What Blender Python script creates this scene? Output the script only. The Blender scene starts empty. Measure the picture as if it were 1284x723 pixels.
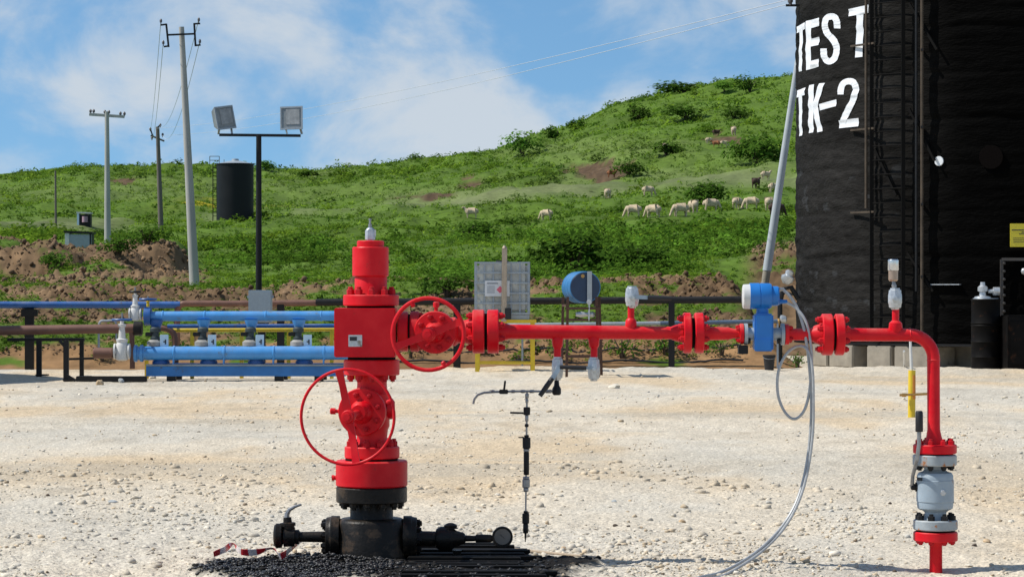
import bpy, bmesh, math, random
import numpy as np
from mathutils import Vector, Matrix

random.seed(7)
rng = np.random.default_rng(11)
scene = bpy.context.scene
COL = scene.collection

# ------------------------------------------------------------------ camera, sky, sun, exposure
F = 3500.0            # focal length in photo pixels (photo 1284 x 723)
CX, HY = 642.0, 365.0 # principal column, horizon row
CAMZ = 1.6
cam_d = bpy.data.cameras.new("camera")
cam = bpy.data.objects.new("camera", cam_d)
COL.objects.link(cam)
cam.location = (0, 0, CAMZ)
cam.rotation_euler = (math.pi / 2, 0, 0)
cam_d.sensor_width = 36.0
cam_d.lens = 36.0 * F / 1284.0
cam_d.shift_y = (HY - 361.5) / 1284.0
cam_d.clip_start = 0.5
cam_d.clip_end = 6000
scene.camera = cam

SUN_EL = math.radians(52)
SUN_FRONT = math.radians(3)     # sun stands to the left, slightly on the camera's side
sun_dir = Vector((-math.cos(SUN_EL) * math.cos(SUN_FRONT), -math.cos(SUN_EL) * math.sin(SUN_FRONT), math.sin(SUN_EL)))
world = bpy.data.worlds.new("World")
scene.world = world
world.use_nodes = True
wn, wl = world.node_tree.nodes, world.node_tree.links
wn.clear()
w_out = wn.new("ShaderNodeOutputWorld")
w_bg = wn.new("ShaderNodeBackground")
w_bg.inputs["Strength"].default_value = 0.13
sky = wn.new("ShaderNodeTexSky")
sky.sky_type = 'NISHITA'
sky.sun_disc = False
sky.sun_elevation = SUN_EL
sky.sun_rotation = math.atan2(sun_dir.x, sun_dir.y)
sky.altitude = 300
sky.air_density = 1.0
sky.dust_density = 0.3
sky.ozone_density = 3.0
tc = wn.new("ShaderNodeTexCoord")
# look a little higher in the sky model, so the low sky is as blue as on a clear spring day
lift = wn.new("ShaderNodeVectorMath"); lift.operation = 'MULTIPLY_ADD'
lift.inputs[1].default_value = (1, 1, 1.1); lift.inputs[2].default_value = (0, 0, 0.13)
wl.new(tc.outputs["Generated"], lift.inputs[0])
nrm = wn.new("ShaderNodeVectorMath"); nrm.operation = 'NORMALIZE'
wl.new(lift.outputs[0], nrm.inputs[0])
wl.new(nrm.outputs[0], sky.inputs[0])
cmap = wn.new("ShaderNodeMapping")
cmap.inputs["Scale"].default_value = (1.0, 1.0, 1.6)
cmap.inputs["Location"].default_value = (3.3, 0.7, 0.1)
wl.new(tc.outputs["Generated"], cmap.inputs["Vector"])
cn = wn.new("ShaderNodeTexNoise")
cn.inputs["Scale"].default_value = 15.0
cn.inputs["Detail"].default_value = 7.0
cn.inputs["Roughness"].default_value = 0.56
cn.inputs["Distortion"].default_value = 0.25
wl.new(cmap.outputs[0], cn.inputs["Vector"])
cr = wn.new("ShaderNodeMapRange"); cr.interpolation_type = 'SMOOTHSTEP'
cr.inputs["From Min"].default_value = 0.38; cr.inputs["From Max"].default_value = 0.64
cr.inputs["To Min"].default_value = 0.0; cr.inputs["To Max"].default_value = 0.86
wl.new(cn.outputs["Fac"], cr.inputs["Value"])
cmix = wn.new("ShaderNodeMix"); cmix.data_type = 'RGBA'
cmix.inputs["B"].default_value = (4.9, 5.3, 5.7, 1)
# scattered clouds show their sides near the horizon and gaps overhead
sep = wn.new("ShaderNodeSeparateXYZ"); wl.new(tc.outputs["Generated"], sep.inputs[0])
gap = wn.new("ShaderNodeMapRange"); gap.interpolation_type = 'SMOOTHSTEP'
gap.inputs["From Min"].default_value = 0.12; gap.inputs["From Max"].default_value = 0.6
gap.inputs["To Min"].default_value = 1.0; gap.inputs["To Max"].default_value = 0.35
wl.new(sep.outputs["Z"], gap.inputs["Value"])
cm = wn.new("ShaderNodeMath"); cm.operation = 'MULTIPLY'
wl.new(cr.outputs[0], cm.inputs[0]); wl.new(gap.outputs[0], cm.inputs[1])
wl.new(cm.outputs[0], cmix.inputs["Factor"])
tint = wn.new("ShaderNodeMix"); tint.data_type = 'RGBA'; tint.blend_type = 'MULTIPLY'
tint.inputs["Factor"].default_value = 1.0
tint.inputs["B"].default_value = (0.78, 1.0, 1.05, 1)
wl.new(sky.outputs[0], tint.inputs["A"])
wl.new(tint.outputs["Result"], cmix.inputs["A"])
wl.new(cmix.outputs["Result"], w_bg.inputs["Color"])
wl.new(w_bg.outputs[0], w_out.inputs["Surface"])

sl = bpy.data.lights.new("sun", 'SUN')
sl.energy = 5.0
sl.angle = math.radians(0.53)
sl.color = (1.0, 0.95, 0.87)
sun = bpy.data.objects.new("sun", sl)
COL.objects.link(sun)
sun.rotation_euler = sun_dir.to_track_quat('Z', 'Y').to_euler()
sun.location = (-20, 0, 30)
scene.view_settings.view_transform = 'Standard'
scene.view_settings.look = 'None'
scene.view_settings.exposure = 0.0
scene.view_settings.gamma = 1.0
scene.cycles.use_denoising = True
scene.cycles.max_bounces = 6

# ------------------------------------------------------------------ helpers
def P(px, py, Y):
    return Vector(((px - CX) / F * Y, Y, CAMZ - (py - HY) / F * Y))
def L(px, Y):
    return px * Y / F

def hash2(ix, iy, seed):
    h = (ix.astype(np.int64) * 374761393 + iy.astype(np.int64) * 668265263 + seed * 1442695041) & 0xFFFFFFFF
    h = ((h ^ (h >> 13)) * 1274126177) & 0xFFFFFFFF
    h = (h ^ (h >> 16)) & 0xFFFFFFFF
    return h / 4294967295.0
def vnoise(x, y, seed=0):
    x = np.asarray(x, float); y = np.asarray(y, float)
    ix = np.floor(x); iy = np.floor(y)
    fx = x - ix; fy = y - iy
    fx = fx * fx * (3 - 2 * fx); fy = fy * fy * (3 - 2 * fy)
    a = hash2(ix, iy, seed); b = hash2(ix + 1, iy, seed); c = hash2(ix, iy + 1, seed); d = hash2(ix + 1, iy + 1, seed)
    return (a * (1 - fx) + b * fx) * (1 - fy) + (c * (1 - fx) + d * fx) * fy
def fbm(x, y, seed=0, octv=4, gain=0.5):
    s = 0; a = 1; t = 0
    for k in range(octv):
        s = s + a * vnoise(x * 2 ** k + 17.3 * k, y * 2 ** k - 9.1 * k, seed + k); t += a; a *= gain
    return s / t
def sstep(a, b, x):
    t = np.clip((x - a) / (b - a), 0, 1)
    return t * t * (3 - 2 * t)

# ---- materials
MATS = {}
def mat(name, col, rough=0.5, metal=0.0, var=0.12, scale=30.0, bump=0.0, bscale=80.0, spec=0.5, wear=None, wear_amt=0.0, wear_scale=12.0, stretch=(1, 1, 1), attr=None, coat=0.0):
    m = bpy.data.materials.new(name); m.use_nodes = True
    n, l = m.node_tree.nodes, m.node_tree.links
    b = n["Principled BSDF"]
    b.inputs["Roughness"].default_value = rough
    b.inputs["Metallic"].default_value = metal
    b.inputs["Specular IOR Level"].default_value = spec
    b.inputs["Coat Weight"].default_value = coat
    t = n.new("ShaderNodeTexCoord")
    mp = n.new("ShaderNodeMapping"); mp.inputs["Scale"].default_value = stretch
    l.new(t.outputs["Object"], mp.inputs["Vector"])
    nz = n.new("ShaderNodeTexNoise"); nz.inputs["Scale"].default_value = scale; nz.inputs["Detail"].default_value = 6
    l.new(mp.outputs[0], nz.inputs["Vector"])
    mr = n.new("ShaderNodeMapRange")
    mr.inputs["From Min"].default_value = 0.25; mr.inputs["From Max"].default_value = 0.75
    mr.inputs["To Min"].default_value = 1 - var; mr.inputs["To Max"].default_value = 1 + var
    l.new(nz.outputs["Fac"], mr.inputs["Value"])
    mx = n.new("ShaderNodeMix"); mx.data_type = 'RGBA'; mx.blend_type = 'MULTIPLY'; mx.inputs["Factor"].default_value = 1
    if attr:
        at = n.new("ShaderNodeAttribute"); at.attribute_name = attr
        l.new(at.outputs["Color"], mx.inputs["A"])
    else:
        mx.inputs["A"].default_value = (*col, 1)
    l.new(mr.outputs[0], mx.inputs["B"])
    out = mx.outputs["Result"]
    if wear is not None:
        wz = n.new("ShaderNodeTexNoise"); wz.inputs["Scale"].default_value = wear_scale; wz.inputs["Detail"].default_value = 8; wz.inputs["Roughness"].default_value = 0.65
        l.new(mp.outputs[0], wz.inputs["Vector"])
        wr = n.new("ShaderNodeMapRange"); wr.inputs["From Min"].default_value = 0.66 - wear_amt; wr.inputs["From Max"].default_value = 0.74 - wear_amt
        l.new(wz.outputs["Fac"], wr.inputs["Value"])
        m2 = n.new("ShaderNodeMix"); m2.data_type = 'RGBA'
        l.new(wr.outputs[0], m2.inputs["Factor"]); l.new(out, m2.inputs["A"]); m2.inputs["B"].default_value = (*wear, 1)
        out = m2.outputs["Result"]
    l.new(out, b.inputs["Base Color"])
    rr = n.new("ShaderNodeMapRange"); rr.inputs["To Min"].default_value = max(0.02, rough - 0.1); rr.inputs["To Max"].default_value = min(1, rough + 0.12)
    l.new(nz.outputs["Fac"], rr.inputs["Value"]); l.new(rr.outputs[0], b.inputs["Roughness"])
    if bump > 0:
        bz = n.new("ShaderNodeTexNoise"); bz.inputs["Scale"].default_value = bscale; bz.inputs["Detail"].default_value = 5
        l.new(mp.outputs[0], bz.inputs["Vector"])
        bp = n.new("ShaderNodeBump"); bp.inputs["Strength"].default_value = 0.8; bp.inputs["Distance"].default_value = bump
        l.new(bz.outputs["Fac"], bp.inputs["Height"]); l.new(bp.outputs[0], b.inputs["Normal"])
    MATS[name] = m
    return m

def add_dust(m, col, amt, scale=7.0):
    """pale dust settled on upward faces, in patches"""
    n, l = m.node_tree.nodes, m.node_tree.links
    b = n["Principled BSDF"]; src = b.inputs["Base Color"].links[0].from_socket
    g = n.new("ShaderNodeNewGeometry"); sx = n.new("ShaderNodeSeparateXYZ"); l.new(g.outputs["Normal"], sx.inputs[0])
    up = n.new("ShaderNodeMapRange"); up.inputs["From Min"].default_value = 0.2; up.inputs["From Max"].default_value = 1.0; up.inputs["To Min"].default_value = 0.12; l.new(sx.outputs["Z"], up.inputs["Value"])
    t = n.new("ShaderNodeTexCoord"); z = n.new("ShaderNodeTexNoise"); z.inputs["Scale"].default_value = scale; z.inputs["Detail"].default_value = 8; z.inputs["Roughness"].default_value = 0.7; l.new(t.outputs["Object"], z.inputs["Vector"])
    r = n.new("ShaderNodeMapRange"); r.inputs["From Min"].default_value = 0.42; r.inputs["From Max"].default_value = 0.72; l.new(z.outputs["Fac"], r.inputs["Value"])
    a = n.new("ShaderNodeMath"); a.operation = 'MULTIPLY'; l.new(up.outputs[0], a.inputs[0]); l.new(r.outputs[0], a.inputs[1])
    a2 = n.new("ShaderNodeMath"); a2.operation = 'MULTIPLY'; a2.inputs[1].default_value = amt; l.new(a.outputs[0], a2.inputs[0])
    x = n.new("ShaderNodeMix"); x.data_type = 'RGBA'; x.inputs["B"].default_value = (*col, 1)
    l.new(a2.outputs[0], x.inputs["Factor"]); l.new(src, x.inputs["A"]); l.new(x.outputs["Result"], b.inputs["Base Color"])
def leaf_mat(name):
    m = bpy.data.materials.new(name); m.use_nodes = True
    n, l = m.node_tree.nodes, m.node_tree.links
    n.clear()
    o = n.new("ShaderNodeOutputMaterial")
    at = n.new("ShaderNodeAttribute"); at.attribute_name = "Col"
    d = n.new("ShaderNodeBsdfDiffuse"); tr = n.new("ShaderNodeBsdfTranslucent"); mx = n.new("ShaderNodeMixShader")
    mx.inputs[0].default_value = 0.4
    l.new(at.outputs["Color"], d.inputs["Color"]); l.new(at.outputs["Color"], tr.inputs["Color"])
    l.new(d.outputs[0], mx.inputs[1]); l.new(tr.outputs[0], mx.inputs[2]); l.new(mx.outputs[0], o.inputs["Surface"])
    MATS[name] = m
    return m

RED = mat("red_paint", (0.64, 0.003, 0.012), 0.42, var=0.10, scale=9, spec=0.22, bump=0.0006, bscale=160, wear=(0.30, 0.022, 0.016), wear_amt=0.015, wear_scale=26)
DRED = mat("red_bolt_paint", (0.48, 0.003, 0.011), 0.5, var=0.2, scale=40, spec=0.22)
BLK = mat("oily_black_iron", (0.011, 0.0095, 0.008), 0.42, var=0.5, scale=14, spec=0.2, bump=0.003, bscale=60, wear=(0.050, 0.034, 0.022), wear_amt=0.13, wear_scale=9)
BLKP = mat("black_paint", (0.008, 0.008, 0.0085), 0.5, var=0.3, scale=10, spec=0.3)
GASK = mat("gasket_dark", (0.006, 0.0055, 0.005), 0.8, spec=0.1)
SILV = mat("galvanised_silver", (0.50, 0.52, 0.53), 0.36, metal=0.55, var=0.22, scale=50, bump=0.0008, bscale=90, wear=(0.25, 0.22, 0.18), wear_amt=0.03)
STEEL = mat("dull_steel", (0.30, 0.30, 0.30), 0.4, metal=0.7, var=0.2, scale=40)
GREYP = mat("grey_blue_paint", (0.30, 0.37, 0.43), 0.48, var=0.12, scale=14, wear=(0.30, 0.12, 0.04), wear_amt=0.02, wear_scale=11)
GREYR = mat("grey_flange_rust", (0.33, 0.37, 0.39), 0.5, var=0.15, scale=20, wear=(0.36, 0.13, 0.03), wear_amt=0.10, wear_scale=16)
BLUE = mat("flowmeter_blue", (0.012, 0.16, 0.50), 0.4, var=0.08, scale=14)
LBLUE = mat("light_blue_paint", (0.055, 0.27, 0.62), 0.42, var=0.15, scale=4, wear=(0.10, 0.20, 0.32), wear_amt=0.06, wear_scale=5)
DBLUE = mat("dark_blue_paint", (0.008, 0.085, 0.30), 0.45, var=0.2, scale=4, wear=(0.05, 0.06, 0.08), wear_amt=0.06, wear_scale=5)
DRUM_SHADE = mat("drum_blue_shaded", (0.012, 0.035, 0.085), 0.4, var=0.2, scale=6, wear=(0.08, 0.04, 0.02), wear_amt=0.0, wear_scale=6)  # drum blue darkened in the colour for the end turned from the sun
MBLUE = mat("drum_blue_paint", (0.03, 0.16, 0.36), 0.45, var=0.15, scale=6)
WHITEP = mat("white_paint", (0.60, 0.60, 0.58), 0.45, var=0.08, scale=20, wear=(0.42, 0.38, 0.32), wear_amt=0.03)
YEL = mat("yellow_paint", (0.66, 0.47, 0.015), 0.45, var=0.12, scale=8, wear=(0.35, 0.2, 0.03), wear_amt=0.02)
BROWN = mat("brown_primer_pipe", (0.16, 0.075, 0.05), 0.55, var=0.2, scale=5, wear=(0.23, 0.15, 0.11), wear_amt=0.03, wear_scale=4)
RUST = mat("rusty_angle_iron", (0.075, 0.035, 0.022), 0.7, var=0.35, scale=9)
CONC = mat("pole_concrete", (0.40, 0.39, 0.36), 0.85, var=0.14, scale=3, bump=0.002, bscale=40, stretch=(1, 1, 0.25))
CONCB = mat("foundation_concrete", (0.28, 0.25, 0.20), 0.9, var=0.25, scale=4, bump=0.008, bscale=18, wear=(0.16, 0.13, 0.10), wear_amt=0.05, wear_scale=2.5)
WOOD = mat("weathered_wood", (0.42, 0.34, 0.25), 0.8, var=0.25, scale=9, stretch=(6, 6, 0.6))
DWOOD = mat("dark_pole_wood", (0.14, 0.12, 0.10), 0.85, var=0.25, scale=5, stretch=(4, 4, 0.4))
GALV = mat("galvanised_grey", (0.33, 0.37, 0.40), 0.5, metal=0.3, var=0.12, scale=10)
PLAST = mat("milky_plastic", (0.44, 0.45, 0.42), 0.5, var=0.25, scale=4)
GLASS = mat("dial_glass", (0.16, 0.14, 0.12), 0.12, var=0.3, scale=8)
BTAG = mat("pale_blue_tag", (0.50, 0.66, 0.78), 0.5, var=0.05)
INK = mat("ink", (0.02, 0.025, 0.03), 0.6)
PINK = mat("pink_mark", (0.65, 0.12, 0.18), 0.6)
CABLE = mat("grey_cable", (0.40, 0.41, 0.41), 0.5, metal=0.2, var=0.15, scale=30)
LETTER = mat("white_stencil_paint", (0.78, 0.80, 0.82), 0.6, var=0.07, scale=6, wear=(0.3, 0.3, 0.3), wear_amt=-0.03, wear_scale=5)
ORANGE = mat("orange_paint", (0.60, 0.22, 0.03), 0.5, var=0.2, scale=20)
BRASS = mat("brass_fitting", (0.40, 0.24, 0.08), 0.4, metal=0.6)
RUBBER = mat("black_rubber", (0.012, 0.012, 0.013), 0.55, var=0.2)
VEG = leaf_mat("foliage")
for m_ in (RED, DRED): add_dust(m_, (0.42, 0.22, 0.17), 0.55, 9.0)
for m_ in (LBLUE, DBLUE): add_dust(m_, (0.36, 0.36, 0.34), 0.6, 3.0)
for m_ in (BLK, BLKP): add_dust(m_, (0.09, 0.065, 0.042), 0.35, 6.0)
for m_ in (GREYP, GREYR, YEL): add_dust(m_, (0.42, 0.38, 0.30), 0.5, 9.0)
BARK = mat("bark", (0.09, 0.065, 0.045), 0.9, var=0.3)
WOOL = mat("sheep_wool", (0.52, 0.41, 0.28), 0.95, var=0.2, scale=7, bump=0.03, bscale=14)
DWOOL = mat("dark_sheep_wool", (0.055, 0.028, 0.02), 0.95, var=0.25, scale=7)
RWOOL = mat("reddish_sheep_wool", (0.26, 0.10, 0.04), 0.95, var=0.25, scale=7)
CERAM = mat("insulator_ceramic", (0.10, 0.085, 0.08), 0.3)

# ---- mesh building
class MB:
    def __init__(s):
        s.v = []; s.f = []; s.m = []
    def add(s, verts, faces, mi=0):
        o = len(s.v)
        s.v += [tuple(v) for v in verts]
        s.f += [tuple(i + o for i in f) for f in faces]
        s.m += [mi] * len(faces)
        return s
    def box(s, c, size, rot=None, bev=0.0, mi=0):
        c = Vector(c); h = [d / 2 for d in size]
        b = min(bev, min(h) * 0.45)
        R = rot if rot is not None else Matrix.Identity(3)
        if b <= 0:
            vs = [c + R @ Vector((sx * h[0], sy * h[1], sz * h[2])) for sz in (-1, 1) for sy in (-1, 1) for sx in (-1, 1)]
            return s.add(vs, [(0, 2, 3, 1), (4, 5, 7, 6), (0, 1, 5, 4), (2, 6, 7, 3), (0, 4, 6, 2), (1, 3, 7, 5)], mi)
        bm = bmesh.new(); bmesh.ops.create_cube(bm, size=1)
        for v in bm.verts: v.co = Vector((v.co.x * size[0], v.co.y * size[1], v.co.z * size[2]))
        bmesh.ops.bevel(bm, geom=bm.edges[:], offset=b, segments=2, affect='EDGES')
        bm.verts.index_update()
        vs = [c + R @ v.co for v in bm.verts]; fs = [[v.index for v in f.verts] for f in bm.faces]
        bm.free()
        return s.add(vs, fs, mi)
    def lathe(s, p, axis, prof, n=28, cap=True, mi=0, phase=0.0):
        """profile = [(t along axis, radius)...] from point p"""
        p = Vector(p); a = Vector(axis).normalized()
        u = a.orthogonal().normalized()
        if abs(a.z) < 0.9: u = Vector((0, 0, 1)).cross(a).normalized()
        w = a.cross(u)
        vs = []; fs = []
        for (t, r) in prof:
            for k in range(n):
                th = 2 * math.pi * k / n + phase
                vs.append(p + a * t + (u * math.cos(th) + w * math.sin(th)) * r)
        for i in range(len(prof) - 1):
            for k in range(n):
                k2 = (k + 1) % n
                fs.append((i * n + k, i * n + k2, (i + 1) * n + k2, (i + 1) * n + k))
        if cap:
            fs.append(tuple(reversed(range(n)))); fs.append(tuple((len(prof) - 1) * n + k for k in range(n)))
        return s.add(vs, fs, mi)
    def cyl(s, a, b, r, r2=None, n=20, mi=0, bev=0.0):
        a = Vector(a); b = Vector(b); d = (b - a).length
        r2 = r if r2 is None else r2
        if bev > 0:
            prof = [(0, r - bev), (bev, r), (d - bev, r2), (d, r2 - bev)]
        else:
            prof = [(0, r), (d, r2)]
        return s.lathe(a, b - a, prof, n, mi=mi)
    def tube(s, pts, r, n=12, mi=0, closed=False):
        pts = [Vector(p) for p in pts]; m = len(pts)
        rr = r if isinstance(r, (list, tuple)) else [r] * m
        tans = []
        for i in range(m):
            a = pts[(i - 1) % m] if (closed or i > 0) else pts[0]
            b = pts[(i + 1) % m] if (closed or i < m - 1) else pts[-1]
            tans.append((b - a).normalized())
        nrm_ = tans[0].orthogonal().normalized()
        vs = []
        for i in range(m):
            t = tans[i]
            nrm_ = (nrm_ - t * nrm_.dot(t))
            nrm_ = nrm_.normalized() if nrm_.length > 1e-6 else t.orthogonal().normalized()
            bn = t.cross(nrm_)
            for k in range(n):
                th = 2 * math.pi * k / n
                vs.append(pts[i] + (nrm_ * math.cos(th) + bn * math.sin(th)) * rr[i])
        fs = []
        for i in range(m if closed else m - 1):
            j = (i + 1) % m
            for k in range(n):
                k2 = (k + 1) % n
                fs.append((i * n + k, i * n + k2, j * n + k2, j * n + k))
        if not closed:
            fs.append(tuple(reversed(range(n)))); fs.append(tuple((m - 1) * n + k for k in range(n)))
        return s.add(vs, fs, mi)
    def bar(s, a, b, w, h, up=(0, 0, 1), mi=0, bev=0.0):
        a = Vector(a); b = Vector(b); d = b - a
        z = d.normalized(); x = Vector(up).cross(z)
        if x.length < 1e-4: x = Vector((1, 0, 0)).cross(z)
        if x.length < 1e-4: x = Vector((0, 1, 0)).cross(z)
        x.normalize(); y = z.cross(x)
        R = Matrix((x, y, z)).transposed()
        return s.box((a + b) / 2, (w, h, d.length), R, bev, mi)
    def mesh(s, name, origin=(0, 0, 0), smooth=35):
        me = bpy.data.meshes.new(name)
        o = Vector(origin)
        me.from_pydata([(v[0] - o.x, v[1] - o.y, v[2] - o.z) for v in s.v], [], s.f)
        if any(s.m): me.polygons.foreach_set("material_index", s.m)
        bm = bmesh.new(); bm.from_mesh(me); bmesh.ops.recalc_face_normals(bm, faces=bm.faces[:]); bm.to_mesh(me); bm.free()
        if smooth:
            me.shade_smooth(); me.set_sharp_from_angle(angle=math.radians(smooth))
        return me

def fl(r, t, c=0.006):
    """chamfered disc profile"""
    return [(0, r - c), (c, r), (t - c, r), (t, r - c)]

ROOT = {}
def tag(o, label=None, cat=None, group=None, kind=None):
    if label: o["label"] = label
    if cat: o["category"] = cat
    if group: o["group"] = group
    if kind: o["kind"] = kind
    return o
def thing(name, loc, label, cat, group=None):
    o = bpy.data.objects.new(name, None); COL.objects.link(o)
    o.location = loc; o.empty_display_size = 0.2
    ROOT[o] = Vector(loc)
    return tag(o, label, cat, group, 'thing')
def part(name, mb, m, parent, smooth=35, label=None):
    """mesh given in world coordinates, parented under a thing or a part"""
    root = parent
    while root.parent is not None: root = root.parent
    org = ROOT[root]
    me = mb.mesh(name, org, smooth)
    for mm in (m if isinstance(m, (list, tuple)) else [m]): me.materials.append(mm)
    o = bpy.data.objects.new(name, me); COL.objects.link(o); o.parent = parent
    if label: o["label"] = label
    return o
def solo(name, mb, m, loc, label, cat, group=None, smooth=35, kind=None):
    """a thing that is one mesh"""
    me = mb.mesh(name, loc, smooth)
    for mm in (m if isinstance(m, (list, tuple)) else [m]): me.materials.append(mm)
    o = bpy.data.objects.new(name, me); COL.objects.link(o); o.location = loc
    ROOT[o] = Vector(loc)
    return tag(o, label, cat, group, kind or 'thing')
def link_part(name, me, parent, loc, rot=None):
    """shared-mesh piece at a world position"""
    root = parent
    while root.parent is not None: root = root.parent
    o = bpy.data.objects.new(name, me); COL.objects.link(o); o.parent = parent
    o.location = Vector(loc) - ROOT[root]
    if rot is not None: o.rotation_euler = rot
    return o
def dup(o, loc=None, rotz=0.0, scale=1.0, label=None, group=None):
    c = o.copy(); COL.objects.link(c)
    if loc is not None: c.location = loc
    c.rotation_euler = (0, 0, rotz); c.scale = (scale,) * 3
    if label: c["label"] = label
    if group: c["group"] = group
    for ch in o.children:
        d = ch.copy(); COL.objects.link(d); d.parent = c
        for g in ch.children:
            e = g.copy(); COL.objects.link(e); e.parent = d
    ROOT[c] = Vector(c.location)
    return c
def np_mesh(name, V, Fq, cols=None, mats=(), smooth=False):
    """fast mesh from arrays; Fq (n,3) or (n,4)"""
    me = bpy.data.meshes.new(name)
    V = np.ascontiguousarray(V, np.float32); Fq = np.ascontiguousarray(Fq, np.int32)
    k = Fq.shape[1]
    me.vertices.add(len(V)); me.vertices.foreach_set("co", V.ravel())
    me.loops.add(Fq.size); me.loops.foreach_set("vertex_index", Fq.ravel())
    me.polygons.add(len(Fq)); me.polygons.foreach_set("loop_start", np.arange(0, Fq.size, k, dtype=np.int32))
    if cols is not None:
        a = me.color_attributes.new("Col", 'FLOAT_COLOR', 'POINT')
        c4 = np.ones((len(V), 4), np.float32); c4[:, :3] = cols
        a.data.foreach_set("color", c4.ravel())
    for m in mats: me.materials.append(m)
    me.update(calc_edges=True)
    if smooth: me.shade_smooth()
    return me
def np_obj(name, me, loc=(0, 0, 0), **kw):
    o = bpy.data.objects.new(name, me); COL.objects.link(o); o.location = loc
    ROOT[o] = Vector(loc)
    return tag(o, **kw)

BOLTS = {}
def stud_mesh(r, ln, m):
    """hex nut with a stud end, along +Z from 0"""
    key = (round(r, 4), round(ln, 4), m.name)
    if key not in BOLTS:
        mb = MB()
        mb.lathe((0, 0, 0), (0, 0, 1), [(0, r), (ln * 0.62, r), (ln * 0.68, r * 0.85)], 6)
        mb.lathe((0, 0, ln * 0.66), (0, 0, 1), [(0, r * 0.6), (ln * 0.30, r * 0.6), (ln * 0.34, r * 0.45)], 8)
        me = mb.mesh("bolt", smooth=30); me.materials.append(m)
        BOLTS[key] = me
    return BOLTS[key]
def bolt_ring(parent, c, axis, rad, n, r, ln, m, phase=0.2):
    a = Vector(axis).normalized(); q = a.to_track_quat('Z', 'Y')
    me = stud_mesh(r, ln, m)
    for k in range(n):
        th = 2 * math.pi * k / n + phase
        d = q @ Vector((math.cos(th) * rad, math.sin(th) * rad, 0))
        link_part("bolt", me, parent, Vector(c) + d, q.to_euler())
# ------------------------------------------------------------------ terrain
TU = np.array([-900, 0, 100, 200, 300, 400, 500, 600, 700, 800, 900, 1000, 1150, 2300], float)
TAB = [  # depth, photo rows of the ground at the columns TU
    (56.6, [466] * 14),
    (57.4, [462] * 14),
    (58.6, [440, 440, 440, 440, 440, 438, 438, 438, 436, 436, 434, 430, 430, 430]),
    (62.0, [398, 398, 398, 398, 398, 395, 392, 390, 388, 386, 384, 380, 380, 380]),
    (66.0, [372, 368, 366, 368, 366, 358, 356, 360, 358, 352, 352, 346, 340, 340]),
    (72.0, [366, 360, 358, 362, 362, 356, 355, 358, 354, 347, 344, 336, 330, 330]),
    (85.0, [350, 345, 340, 350, 354, 346, 342, 343, 338, 330, 324, 314, 308, 308]),
    (100., [340, 328, 316, 338, 344, 334, 330, 330, 324, 314, 307, 300, 295, 295]),
    (125., [330, 312, 303, 312, 320, 313, 310, 310, 303, 295, 288, 282, 278, 278]),
    (150., [320, 300, 297, 298, 302, 298, 296, 294, 288, 282, 275, 270, 265, 265]),
    (190., [305, 286, 287, 289, 286, 281, 277, 273, 270, 267, 262, 259, 255, 255]),
    (235., [288, 270, 271, 274, 276, 270, 261, 255, 250, 246, 240, 232, 225, 225]),
    (270., [275, 260, 259, 262, 266, 262, 250, 241, 232, 224, 215, 205, 198, 198]),
    (320., [262, 248, 244, 246, 250, 247, 232, 221, 207, 192, 180, 168, 160, 160]),
    (400., [245, 234, 225, 224, 229, 228, 216, 205, 183, 157, 142, 128, 118, 118]),
    (480., [235, 226, 214, 212, 217, 219, 209, 196, 166, 128, 112, 100, 90, 90]),
    (540., [232, 222, 210, 208, 213, 216, 207, 193, 163, 124, 106, 93, 83, 83]),
    (700., [240, 230, 220, 218, 222, 224, 216, 205, 185, 160, 140, 128, 120, 120]),
    (1200, [300, 300, 300, 300, 300, 300, 300, 300, 290, 280, 280, 280, 280, 280]),
]
TY = np.array([r[0] for r in TAB]); TV = np.array([r[1] for r in TAB], float)
def yimg(u, Y):
    u = np.asarray(u, float); Y = np.asarray(Y, float)
    iu = np.clip(np.searchsorted(TU, u) - 1, 0, len(TU) - 2); fu = np.clip((u - TU[iu]) / (TU[iu + 1] - TU[iu]), 0, 1)
    fu = fu * fu * (3 - 2 * fu) * 0.5 + fu * 0.5
    iy = np.clip(np.searchsorted(TY, Y) - 1, 0, len(TY) - 2); fy = np.clip((Y - TY[iy]) / (TY[iy + 1] - TY[iy]), 0, 1)
    a = TV[iy, iu] * (1 - fu) + TV[iy, iu + 1] * fu
    b = TV[iy + 1, iu] * (1 - fu) + TV[iy + 1, iu + 1] * fu
    return a * (1 - fy) + b * fy
def ell(u, y, cu, cy, ru, ry):
    return np.exp(-(((u - cu) / ru) ** 2 + ((y - cy) / ry) ** 2) ** 2)
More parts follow.
